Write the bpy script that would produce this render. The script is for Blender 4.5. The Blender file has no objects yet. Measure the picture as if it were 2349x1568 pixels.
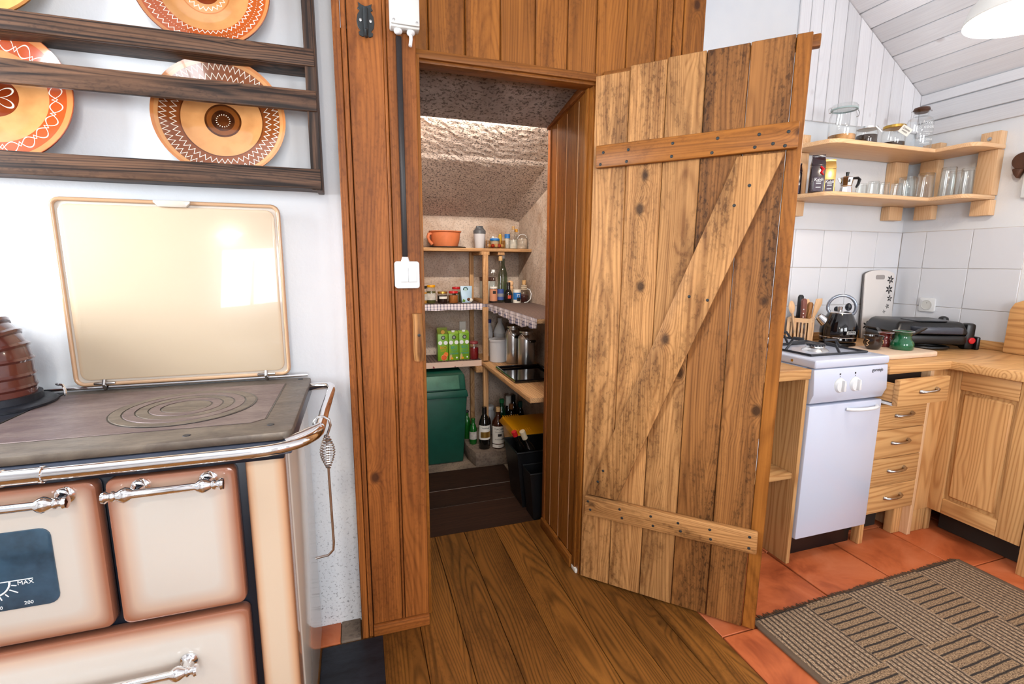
import bpy, bmesh, math, random
from mathutils import Matrix, Vector
random.seed(7)
SC = bpy.context.scene
COL = SC.collection
PI = math.pi
# ------------------------------------------------------------------ camera
cam_data = bpy.data.cameras.new('camera')
cam_data.sensor_fit = 'HORIZONTAL'
cam_data.sensor_width = 36.0
cam_data.lens = 1102.8 / 2349 * 36.0
cam_data.clip_start = 0.02
cam_data.clip_end = 60
CAM = bpy.data.objects.new('camera', cam_data)
COL.objects.link(CAM)


def cam_matrix(yaw, pitch, roll, loc):
    cy, sy, cp, sp, cr, sr = math.cos(yaw), math.sin(yaw), math.cos(pitch), math.sin(pitch), math.cos(roll), math.sin(roll)
    B = Matrix(((1, 0, 0), (0, 0, -1), (0, 1, 0)))
    Ry = Matrix(((cy, -sy, 0), (sy, cy, 0), (0, 0, 1)))
    Rp = Matrix(((1, 0, 0), (0, cp, -sp), (0, sp, cp)))
    Rr = Matrix(((cr, -sr, 0), (sr, cr, 0), (0, 0, 1)))
    M = Rr @ Rp @ B @ Ry
    r, d, f = M[0], M[1], M[2]
    m = Matrix(((r[0], -d[0], -f[0], loc[0]), (r[1], -d[1], -f[1], loc[1]), (r[2], -d[2], -f[2], loc[2]), (0, 0, 0, 1)))
    return m


CAM.matrix_world = cam_matrix(.3138, .1633, .0063, (0, 0, 1.32))
SC.camera = CAM
# ------------------------------------------------------------------ world, lights, exposure
W = bpy.data.worlds.new('world')
SC.world = W
W.use_nodes = True
W.node_tree.nodes['Background'].inputs[0].default_value = (.75, .87, 1, 1)
W.node_tree.nodes['Background'].inputs[1].default_value = 1.0
SC.view_settings.view_transform = 'Standard'
SC.view_settings.look = 'None'
SC.view_settings.gamma = 1
SC.view_settings.use_curve_mapping = False
SC.view_settings.exposure = 0.0
SC.cycles.max_bounces = 6
SC.cycles.diffuse_bounces = 3
SC.cycles.glossy_bounces = 3
SC.cycles.transparent_max_bounces = 14
SC.cycles.use_adaptive_sampling = True
SC.cycles.adaptive_threshold = .06
SC.cycles.caustics_reflective = False
SC.cycles.caustics_refractive = False


def area(name, loc, aim, sx, sy, power, col):
    l = bpy.data.lights.new(name, 'AREA')
    l.shape = 'RECTANGLE'
    l.size, l.size_y, l.energy, l.color = sx, sy, power, col
    o = bpy.data.objects.new(name, l)
    COL.objects.link(o)
    o.location = loc
    o.rotation_euler = (Vector(aim) - Vector(loc)).to_track_quat('-Z', 'Y').to_euler()
    return o


# daylight at the two windows behind the photographer and the one in the left wall
area('window_daylight_rear', (.1, -1.93, 1.6), (.1, 0, 1.55), 1.1, 1.2, 54, (.95, .975, 1))
area('window_daylight_rear', (2.0, -1.93, 1.6), (2.0, 0, 1.5), 1.1, 1.2, 46, (.95, .975, 1))
area('window_daylight_left', (-2.13, .95, 1.7), (0, 1.1, 1.5), .6, 1.0, 84, (.9, .96, 1))


# ------------------------------------------------------------------ node helper and materials
class NT:
    def __init__(s, name):
        s.m = bpy.data.materials.new(name)
        s.m.use_nodes = True
        s.t = s.m.node_tree
        s.b = s.t.nodes['Principled BSDF']

    def set(s, sock, v):
        if hasattr(v, 'is_linked'):
            s.t.links.new(v, sock)
        elif hasattr(v, 'outputs'):
            s.t.links.new(v.outputs[0], sock)
        elif v is not None:
            sock.default_value = v

    def n(s, typ, ins=None, **props):
        nd = s.t.nodes.new('ShaderNode' + typ)
        for k, v in props.items():
            setattr(nd, k, v)
        for k, v in (ins or {}).items():
            s.set(nd.inputs[k], v)
        return nd

    def math(s, op, a, b=None, c=None):
        nd = s.n('Math', operation=op)
        for i, v in enumerate((a, b, c)):
            if v is not None:
                s.set(nd.inputs[i], v)
        return nd.outputs[0]

    def ramp(s, fac, stops, interp='LINEAR'):
        nd = s.n('ValToRGB', {0: fac})
        cr = nd.color_ramp
        cr.interpolation = interp
        while len(cr.elements) < len(stops):
            cr.elements.new(.5)
        for e, (p, c) in zip(cr.elements, stops):
            e.position = p
            e.color = c if len(c) == 4 else (*c, 1)
        return nd.outputs[0]

    def mix(s, fac, a, b):
        nd = s.n('Mix', data_type='RGBA')
        s.set(nd.inputs[0], fac)
        for i, v in ((6, a), (7, b)):
            if isinstance(v, tuple):
                v = v if len(v) == 4 else (*v, 1)
            s.set(nd.inputs[i], v)
        return nd.outputs[2]

    def mr(s, v, a, b, c=0, d=1):
        nd = s.n('MapRange', {0: v, 1: a, 2: b, 3: c, 4: d})
        return nd.outputs[0]

    def objvec(s, rand=True, scale=(1, 1, 1)):
        tc = s.n('TexCoord')
        v = tc.outputs['Object']
        if rand:
            oi = s.n('ObjectInfo')
            r = s.n('VectorMath', {0: (37.1, 91.7, 53.3), 'Scale': oi.outputs['Random']}, operation='SCALE')
            v = s.n('VectorMath', {0: v, 1: r.outputs[0]}, operation='ADD').outputs[0]
        if scale != (1, 1, 1):
            v = s.n('VectorMath', {0: v, 1: scale}, operation='MULTIPLY').outputs[0]
        return v

    def noise(s, vec, scale, detail=2, rough=.5, dist=0):
        return s.n('TexNoise', {'Vector': vec, 'Scale': scale, 'Detail': detail, 'Roughness': rough, 'Distortion': dist}).outputs[0]

    def bump(s, h, strength=.3, dist=.002):
        nd = s.n('Bump', {'Strength': strength, 'Distance': dist, 'Height': h})
        s.t.links.new(nd.outputs[0], s.b.inputs['Normal'])


def srgb(r, g, b):
    f = lambda c: (c / 255 / 12.92) if c / 255 <= .04045 else ((c / 255 + .055) / 1.055) ** 2.4
    return (f(r), f(g), f(b))


def plain(name, col, rough=.5, metal=0, spec=.5, coat=0, emit=0, var=0, bump=0, bscale=300):
    N = NT(name)
    N.b.inputs['Roughness'].default_value = rough
    N.b.inputs['Metallic'].default_value = metal
    N.b.inputs['Specular IOR Level'].default_value = spec
    N.b.inputs['Coat Weight'].default_value = coat
    N.b.inputs['Coat Roughness'].default_value = .05
    N.b.inputs['Base Color'].default_value = (*col, 1)
    if var:
        v = N.objvec()
        f = N.noise(v, 14, 4, .6)
        N.set(N.b.inputs['Base Color'], N.mix(N.mr(f, .3, .7), tuple(c * (1 - var) for c in col), tuple(min(1, c * (1 + var * .6)) for c in col)))
    if bump:
        N.bump(N.noise(N.objvec(), bscale, 2), bump, .001)
    if emit:
        N.b.inputs['Emission Color'].default_value = (*col, 1)
        N.b.inputs['Emission Strength'].default_value = emit
    return N.m


def wood(name, light, dark, knot, axis='Z', rings=1.0, rough=.5, knots=1.0, stain=0.0, staincol=None, bump=0, spec=.22, ringc=.5, coat=0, kscale=6.5, streak=.5, mottle=.25):
    """sawn softwood: growth rings round a wandering pith, latewood lines, knots, fibre streaks and old stain blotches"""
    N = NT(name)
    ai = 'XYZ'.index(axis)
    a, b = [i for i in range(3) if i != ai]
    st = lambda k: tuple(k if i == ai else 1 for i in range(3))
    v = N.objvec()
    vs = N.n('VectorMath', {0: v, 1: st(.16)}, operation='MULTIPLY').outputs[0]
    wn = N.n('TexNoise', {'Vector': vs, 'Scale': 4.5, 'Detail': 1.0}).outputs['Color']
    ws = N.n('SeparateColor', {0: wn})
    vk = N.n('VectorMath', {0: v, 1: st(.7)}, operation='MULTIPLY').outputs[0]
    near = 0.0
    if knots:
        vor = N.n('TexVoronoi', {'Vector': vk, 'Scale': kscale, 'Randomness': 1.0}).outputs['Distance']
        keep = N.mr(ws.outputs[2], .44, .5)
        near = N.math('MULTIPLY', N.math('POWER', 2.718, N.math('MULTIPLY', vor, -9)), N.math('MULTIPLY', keep, .055))
    sep = N.n('SeparateXYZ', {0: v})
    u = N.math('ADD', N.math('PINGPONG', sep.outputs[a], .08), N.mr(ws.outputs[0], .3, .7, -.03, .03))
    w = N.math('ADD', N.math('PINGPONG', sep.outputs[b], .05), N.mr(ws.outputs[1], .25, .75, -.02, .07))
    r = N.math('SQRT', N.math('ADD', N.math('MULTIPLY', u, u), N.math('MULTIPLY', w, w)))
    if knots:
        r = N.math('ADD', r, near)
    ring = N.math('POWER', N.mr(N.math('SINE', N.math('MULTIPLY', r, 780 * rings)), -1, 1), 2.6)
    vf = N.n('VectorMath', {0: v, 1: st(.025)}, operation='MULTIPLY').outputs[0]
    fib = N.noise(vf, 75, 2, .62)
    fac = N.math('ADD', N.math('MULTIPLY', ring, ringc), N.math('MULTIPLY', N.mr(fib, .32, .68), streak))
    col = N.mix(fac, light, dark)
    oi = N.n('ObjectInfo')
    tone = N.n('HueSaturation', {'Hue': .5, 'Saturation': 1.0, 'Value': N.mr(N.n('TexWhiteNoise', {'W': oi.outputs['Random']}, noise_dimensions='1D').outputs[0], 0, 1, .86, 1.12), 'Fac': 1, 'Color': col}).outputs[0]
    if stain:
        sn = N.noise(N.n('VectorMath', {0: v, 1: st(.2)}, operation='MULTIPLY').outputs[0], 6.5, 4, .68, .5)
        mo = N.noise(N.n('VectorMath', {0: v, 1: st(.5)}, operation='MULTIPLY').outputs[0], 90, 2, .7)
        sf = N.math('ADD', N.math('MULTIPLY', N.mr(sn, .47, .7), stain), N.math('MULTIPLY', N.math('MULTIPLY', N.mr(mo, .5, .62), N.mr(sn, .4, .56)), mottle))
        tone = N.mix(N.math('MINIMUM', sf, .92), tone, staincol or knot)
    if knots:
        kn = N.mr(vor, .06, .13, 1, 0)
        tone = N.mix(N.math('MULTIPLY', N.math('MULTIPLY', kn, .85), keep), tone, knot)
    N.set(N.b.inputs['Base Color'], tone)
    N.b.inputs['Roughness'].default_value = rough
    N.b.inputs['Specular IOR Level'].default_value = spec
    N.b.inputs['Coat Weight'].default_value = coat
    N.b.inputs['Coat Roughness'].default_value = .2
    if bump:
        N.bump(fib, bump, .002)
    return N.m


MT = {}


def woods(key, axes, *a, **k):
    for ax in axes:
        MT[key + ax] = wood(key + '_wood_' + ax.lower(), *a, axis=ax, **k)


woods('door', 'XZ', srgb(202, 148, 92), srgb(124, 78, 40), srgb(46, 26, 13), stain=.7, mottle=.3, staincol=srgb(72, 40, 15), rough=.5, bump=.35, ringc=.35, streak=.55)
woods('doord', 'Z', srgb(156, 104, 56), srgb(92, 54, 24), srgb(40, 22, 11), stain=.85, mottle=.4, staincol=srgb(54, 31, 14), rough=.5, bump=.35, ringc=.35, streak=.55)  # boards towards the free edge: darker stain, plus shade put into the colour
woods('panel', 'XYZ', srgb(164, 102, 42), srgb(106, 60, 20), srgb(52, 24, 9), stain=.5, staincol=srgb(84, 44, 14), rough=.42, ringc=.3, streak=.55)
woods('red', 'XYZ', srgb(170, 101, 46), srgb(108, 58, 22), srgb(54, 26, 14), stain=.5, staincol=srgb(86, 42, 18), rough=.5, ringc=.3, streak=.6)
woods('floor', 'Y', srgb(140, 90, 38), srgb(70, 41, 14), srgb(34, 18, 8), stain=.65, staincol=srgb(66, 38, 14), rough=.38, ringc=.5, streak=.35, kscale=4, bump=.2)
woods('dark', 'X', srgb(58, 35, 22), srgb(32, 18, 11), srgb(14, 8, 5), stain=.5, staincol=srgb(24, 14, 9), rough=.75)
woods('rack', 'XZ', srgb(126, 92, 70), srgb(34, 25, 22), srgb(18, 13, 11), stain=.7, staincol=srgb(38, 28, 25), rough=.5, ringc=.5, streak=.85)
woods('kitchen', 'XYZ', srgb(216, 168, 112), srgb(166, 110, 60), srgb(122, 70, 34), rough=.4, rings=.55, ringc=.52, streak=.25, knots=.5, kscale=3.0)
woods('shelf', 'XYZ', srgb(234, 196, 154), srgb(206, 150, 100), srgb(176, 110, 66), rough=.4, ringc=.3, streak=.25, knots=.4, kscale=2.0)
woods('pantry', 'XYZ', srgb(214, 170, 122), srgb(164, 116, 74), srgb(92, 56, 30), rough=.65, stain=.35, staincol=srgb(120, 84, 56))
woods('white', 'XYZ', srgb(242, 242, 245), srgb(226, 224, 228), srgb(200, 188, 188), rough=.6, ringc=.25, streak=.3, knots=.4)
woods('log', 'Z', srgb(176, 124, 74), srgb(92, 52, 24), srgb(40, 22, 12), rough=.4, stain=.9, staincol=srgb(58, 34, 20))

MT['cream'] = plain('cream_enamel', srgb(208, 198, 186), .2, coat=.5)
MT['steel'] = plain('chrome', (.86, .86, .87), .07, 1)
MT['alu'] = plain('brushed_aluminium', (.72, .73, .74), .28, 1)
MT['satin'] = plain('satin_nickel', (.55, .53, .52), .22, 1)
MT['iron'] = plain('black_wrought_iron', srgb(40, 44, 46), .5, .3)
MT['navy'] = plain('blue_black_steel', srgb(22, 29, 42), .35, .2)
MT['apron'] = plain('blue_grey_steel', srgb(64, 70, 86), .3, .3, var=.2)
MT['white'] = plain('white_enamel', srgb(208, 215, 234), .22, coat=.3)
MT['whitepl'] = plain('white_plastic', srgb(232, 234, 236), .4)
MT['greypl'] = plain('grey_box_plastic', srgb(214, 215, 212), .45)
MT['conduit'] = plain('brown_conduit_plastic', srgb(36, 30, 30), .35, spec=.3)
MT['black'] = plain('black_plastic', srgb(17, 18, 20), .32)
MT['gblack'] = plain('glossy_black_enamel', srgb(14, 14, 18), .08, coat=.6)
MT['grate'] = plain('matt_black_grate', srgb(38, 40, 46), .5)
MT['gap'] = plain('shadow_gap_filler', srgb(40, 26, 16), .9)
MT['paper'] = plain('paper_label', srgb(238, 234, 224), .7)
MT['ink'] = plain('printing_ink', srgb(36, 34, 36), .6)
MT['print'] = plain('white_print', srgb(240, 244, 246), .5)
MT['cork'] = plain('cork', srgb(204, 164, 112), .8, var=.2)
MT['terra'] = plain('terracotta_clay', srgb(206, 116, 70), .6, var=.15)
MT['green'] = plain('green_bin_plastic', srgb(16, 78, 62), .45, var=.15)
MT['greenlid'] = plain('grey_green_lid_plastic', srgb(62, 112, 92), .5, var=.3)
MT['yellow'] = plain('yellow_plastic', srgb(232, 160, 14), .35)
MT['red'] = plain('red_plastic', srgb(196, 28, 34), .35)
MT['blue'] = plain('blue_plastic', srgb(40, 116, 190), .4)
MT['gold'] = plain('gold_tin', srgb(200, 160, 78), .3, .85)
MT['wine'] = plain('dark_wine_glass', srgb(14, 13, 12), .06, coat=.5)
MT['beer'] = plain('green_bottle_glass', srgb(20, 92, 30), .06, coat=.5)
MT['amber'] = plain('dark_amber_glass', srgb(56, 22, 8), .07, coat=.5)
MT['greenglz'] = plain('green_glazed_enamel', srgb(14, 92, 56), .12, coat=.6, var=.35)
MT['mortar'] = plain('grey_mortar', srgb(120, 104, 92), .9, var=.2)
MT['grout'] = plain('pale_tile_grout', srgb(206, 200, 196), .85)
MT['walltile'] = plain('white_glazed_tile', srgb(224, 227, 234), .18, coat=.3)
MT['bulb'] = plain('lit_bulb', (1, .9, .75), .4, emit=30)
MT['enamelw'] = plain('white_lamp_enamel', srgb(240, 238, 232), .3)
MT['towel'] = plain('white_cloth', srgb(236, 240, 244), .85)
MT['darkwoodhook'] = plain('dark_turned_wood', srgb(84, 52, 34), .4, var=.35)


def thin_glass(name, tint=(.97, .985, .98), refl=1.0):
    N = NT(name)
    t = N.t
    gl = N.n('BsdfGlossy', {0: (1, 1, 1, 1), 'Roughness': .03})
    lw = N.n('LayerWeight', {'Blend': .5})
    edge = N.math('POWER', lw.outputs['Facing'], 3)
    tr = N.n('BsdfTransparent', {0: N.mix(edge, tint, tuple(c * .72 for c in tint))})
    k = N.math('ADD', N.math('MULTIPLY', edge, .7 * refl), .06 * refl)
    mx = N.n('MixShader', {0: k, 1: tr.outputs[0], 2: gl.outputs[0]})
    t.links.new(mx.outputs[0], t.nodes['Material Output'].inputs[0])
    return N.m


MT['glass'] = thin_glass('clear_glass', (.975, .985, .982), 1.0)
MT['frost'] = plain('frosted_plastic', srgb(206, 206, 210), .35)
MT['amberbox'] = thin_glass('amber_box_plastic', (.78, .62, .4), 1)
MT['greenglass'] = thin_glass('green_tinted_glass', (.5, .62, .5), 1)


def plaster():
    N = NT('white_lime_plaster')
    v = N.objvec(False)
    f = N.noise(v, 2.2, 3, .6)
    # flaking, speckled damp stain low down on the stove wall
    sep = N.n('SeparateXYZ', {0: v})
    low = N.mr(sep.outputs[2], .05, .8, 1, 0)
    sp = N.mr(N.noise(v, 100, 3, .75), .56, .64)
    c = N.mix(N.mr(f, .35, .7), srgb(228, 232, 238), srgb(240, 242, 244))
    c = N.mix(N.math('MULTIPLY', N.math('MULTIPLY', sp, low), .8), c, srgb(110, 110, 116))
    N.set(N.b.inputs['Base Color'], c)
    N.b.inputs['Roughness'].default_value = .75
    N.bump(N.math('ADD', N.noise(v, 60, 3, .6), N.math('MULTIPLY', N.noise(v, 7, 2), 2)), .25, .004)
    return N.m


MT['plaster'] = plaster()


def rough_plaster(name, a, b, speck, bscale=55, bs=1.0, amount=.5):
    N = NT(name)
    v = N.objvec(False)
    big = N.noise(v, 4.5, 4, .65, .5)
    gr = N.noise(v, bscale, 3, .7)
    c = N.mix(N.mr(big, .35, .68), a, b)
    c = N.mix(N.math('MULTIPLY', N.mr(gr, .52, .6), amount), c, speck)
    N.set(N.b.inputs['Base Color'], c)
    N.b.inputs['Roughness'].default_value = .95
    N.b.inputs['Specular IOR Level'].default_value = .05
    N.bump(gr, bs, .006)
    return N.m


MT['pantrywall'] = rough_plaster('old_pantry_plaster', srgb(222, 206, 192), srgb(182, 154, 132), srgb(110, 92, 82), 90, .3, .4)
MT['vault'] = rough_plaster('sooty_spatter_plaster', srgb(228, 214, 204), srgb(208, 192, 182), srgb(52, 44, 44), 105, .8, .85)
MT['soffitshade'] = rough_plaster('shade_darkened_plaster', srgb(172, 160, 154), srgb(132, 120, 114), srgb(60, 52, 48), 70, .5, .7)  # the soffit gets little light; that shade is put into this darker plaster
MT['concrete'] = rough_plaster('worn_concrete', srgb(150, 134, 118), srgb(108, 94, 84), srgb(70, 62, 58), 70, .5, .4)


def floor_tile():
    N = NT('terracotta_floor_tile')
    v = N.objvec()
    f = N.noise(v, 5, 4, .6, .8)
    c = N.ramp(f, [(.25, srgb(138, 64, 34)), (.5, srgb(190, 100, 58)), (.75, srgb(206, 122, 82))])
    N.set(N.b.inputs['Base Color'], c)
    N.b.inputs['Roughness'].default_value = .45
    N.b.inputs['Specular IOR Level'].default_value = .25
    N.bump(N.noise(v, 18, 3), .15, .002)
    return N.m


MT['floortile'] = floor_tile()


def enamel_door(name, w, h, cx, cz, edge=.05, dark=(158, 104, 80), mid=(212, 204, 195)):
    """cream enamel sprayed brown towards the rim; w, h, centre in the part's own coordinates"""
    N = NT(name)
    tc = N.n('TexCoord')
    sep = N.n('SeparateXYZ', {0: tc.outputs['Object']})
    dx = N.math('SUBTRACT', w / 2, N.math('ABSOLUTE', N.math('SUBTRACT', sep.outputs[0], cx)))
    dz = N.math('SUBTRACT', h / 2, N.math('ABSOLUTE', N.math('SUBTRACT', sep.outputs[2], cz)))
    d = N.math('SMOOTH_MIN', dx, dz, edge * .8)
    c = N.ramp(N.mr(d, -.012, edge), [(0, srgb(120, 70, 54)), (.28, srgb(*dark)), (.58, srgb(mid[0] - 6, mid[1] - 26, mid[2] - 36)), (1, srgb(*mid))])
    N.set(N.b.inputs['Base Color'], c)
    N.b.inputs['Roughness'].default_value = .2
    N.b.inputs['Coat Weight'].default_value = .5
    N.bump(N.noise(tc.outputs['Object'], 260, 1), .05, .0006)
    return N.m


def cast_iron(name, a, b, rough=.45):
    N = NT(name)
    v = N.objvec(True, (1, 3, 1))
    f = N.noise(v, 9, 5, .7, .4)
    f2 = N.noise(v, 60, 3, .7)
    N.set(N.b.inputs['Base Color'], N.mix(N.mr(f, .3, .7), a, b))
    N.set(N.b.inputs['Roughness'], N.mr(f2, .2, .8, rough - .12, rough + .15))
    N.b.inputs['Metallic'].default_value = .35
    N.bump(f2, .12, .001)
    return N.m


MT['hob'] = cast_iron('worn_cast_iron_plate', srgb(100, 82, 84), srgb(132, 116, 110))
MT['hobframe'] = cast_iron('cast_iron_frame', srgb(90, 80, 73), srgb(130, 118, 105))
MT['sheet'] = cast_iron('scratched_black_steel_sheet', srgb(22, 24, 30), srgb(44, 48, 58), .4)
MT['pipe'] = plain('brown_flue_enamel', srgb(92, 44, 36), .2, coat=.6, var=.2)


def plate_mat(name, bands, R, zig, dots=None, line=(244, 236, 218)):
    """slip-trailed glaze: constant rings of colour plus zigzag and dot rows, in the plate's own polar coordinates"""
    N = NT(name)
    tc = N.n('TexCoord')
    sep = N.n('SeparateXYZ', {0: tc.outputs['Object']})
    x, y = sep.outputs[0], sep.outputs[1]
    r = N.math('DIVIDE', N.math('SQRT', N.math('ADD', N.math('MULTIPLY', x, x), N.math('MULTIPLY', y, y))), R)
    wob = N.math('ADD', r, N.math('MULTIPLY', N.math('SUBTRACT', N.noise(tc.outputs['Object'], 14, 2), .5), .02))
    th = N.math('ARCTAN2', y, x)
    c = N.ramp(wob, [(p, srgb(*k)) for p, k in bands], 'CONSTANT')
    c = N.mix(N.mr(N.noise(tc.outputs['Object'], 22, 4), .45, .8, 0, .35), c, srgb(150, 84, 40))
    for rc, amp, n, wd in zig:
        if n < 0:      # round scallops
            tri = N.math('ABSOLUTE', N.math('SINE', N.math('MULTIPLY', th, -n / 2)))
            off = N.math('MULTIPLY', N.math('SUBTRACT', tri, .5), amp * 2)
        else:
            tri = N.math('PINGPONG', N.math('MULTIPLY', N.math('ADD', th, 4), n / (2 * PI)), .5)
            off = N.math('MULTIPLY', N.math('SUBTRACT', tri, .25), amp * 4)
        d = N.math('ABSOLUTE', N.math('SUBTRACT', wob, N.math('ADD', off, rc)))
        c = N.mix(N.mr(d, wd * .7, wd, 1, 0), c, srgb(*line))
    for rc, n, sz in dots or []:
        arc = N.math('MULTIPLY', N.math('SUBTRACT', N.math('PINGPONG', N.math('MULTIPLY', N.math('ADD', th, 4), n / (2 * PI)), .5), .25), rc * 2 * PI / n * 2)
        arc = N.math('SUBTRACT', N.math('ABSOLUTE', arc), 0)
        dr = N.math('SUBTRACT', r, rc)
        dd = N.math('SQRT', N.math('ADD', N.math('MULTIPLY', arc, arc), N.math('MULTIPLY', dr, dr)))
        c = N.mix(N.mr(dd, sz * .8, sz, 1, 0), c, srgb(*line))
    N.set(N.b.inputs['Base Color'], c)
    N.b.inputs['Roughness'].default_value = .14
    N.b.inputs['Coat Weight'].default_value = .5
    return N.m


def check_cloth(name, a, b, n1, n2):
    """striped cotton: dark threads every few centimetres both ways"""
    N = NT(name)
    v = N.objvec(False)
    sep = N.n('SeparateXYZ', {0: v})
    st = lambda s, f, w: N.mr(N.math('PINGPONG', N.math('MULTIPLY', s, f), .5), w - .03, w + .03, 1, 0)
    fx = N.math('MAXIMUM', st(sep.outputs[0], n1, .13), st(sep.outputs[1], n1, .13))
    fz = st(sep.outputs[2], n2, .1)
    f = N.math('ADD', N.math('MULTIPLY', fx, .65), N.math('MULTIPLY', fz, .45))
    N.set(N.b.inputs['Base Color'], N.mix(f, a, b))
    N.b.inputs['Roughness'].default_value = .9
    return N.m


MT['check'] = check_cloth('blue_check_cotton', srgb(232, 222, 226), srgb(36, 40, 92), 46, 60)
MT['stripe'] = check_cloth('brown_striped_cotton', srgb(150, 124, 108), srgb(70, 56, 56), 46, .01)


def floral(name):
    N = NT(name)
    v = N.objvec(False)
    vor = N.n('TexVoronoi', {'Vector': v, 'Scale': 26.0}).outputs['Distance']
    f = N.noise(v, 90, 2)
    m = N.math('MULTIPLY', N.mr(vor, .18, .3, 1, 0), N.mr(f, .45, .55))
    N.set(N.b.inputs['Base Color'], N.mix(m, srgb(226, 196, 178), srgb(132, 40, 52)))
    N.b.inputs['Roughness'].default_value = .7
    return N.m


MT['floral'] = floral('floral_shelf_paper')


def rug_mat():
    N = NT('woven_brown_rug')
    tc = N.n('TexCoord')
    sep = N.n('SeparateXYZ', {0: tc.outputs['Object']})
    x, y = sep.outputs[0], sep.outputs[1]
    cx = N.math('MINIMUM', N.math('MAXIMUM', N.math('FLOOR', N.math('DIVIDE', N.math('SUBTRACT', x, .275), .213)), -1), 3)
    cy = N.math('FLOOR', N.math('DIVIDE', N.math('ADD', y, .006), .285))
    par = N.math('PINGPONG', N.math('ADD', N.math('ADD', cx, cy), 100), 1)
    wob = N.math('MULTIPLY', N.noise(tc.outputs['Object'], 16, 1), .006)
    lx = N.mr(N.math('PINGPONG', N.math('MULTIPLY', N.math('ADD', x, wob), 48), .5), .12, .26, 1, 0)
    ly = N.mr(N.math('PINGPONG', N.math('MULTIPLY', N.math('ADD', y, wob), 36), .5), .08, .16, 1, 0)
    f1 = N.noise(N.n('VectorMath', {0: tc.outputs['Object'], 1: (260, 110, 1)}, operation='MULTIPLY').outputs[0], 1, 2, .7)
    f2 = N.noise(N.n('VectorMath', {0: tc.outputs['Object'], 1: (120, 320, 1)}, operation='MULTIPLY').outputs[0], 1, 2, .7)
    base = N.mix(N.mr(f1, .35, .68), srgb(92, 68, 50), srgb(204, 174, 140))
    ca = N.mix(N.math('MULTIPLY', lx, .85), base, srgb(34, 24, 20))
    baseb = N.mix(N.mr(f2, .38, .66), srgb(92, 68, 48), srgb(184, 152, 116))
    cb = N.mix(N.math('MULTIPLY', ly, .92), baseb, srgb(20, 17, 20))
    N.set(N.b.inputs['Base Color'], N.mix(par, ca, cb))
    N.b.inputs['Roughness'].default_value = .95
    N.bump(N.math('ADD', f1, f2), .8, .004)
    return N.m


MT['rug'] = rug_mat()
MT['binding'] = plain('taupe_rug_binding', srgb(104, 84, 66), .9, var=.15, bump=.5, bscale=500)
MT['fringe'] = plain('brown_rug_fringe', srgb(96, 74, 54), .95)


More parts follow.
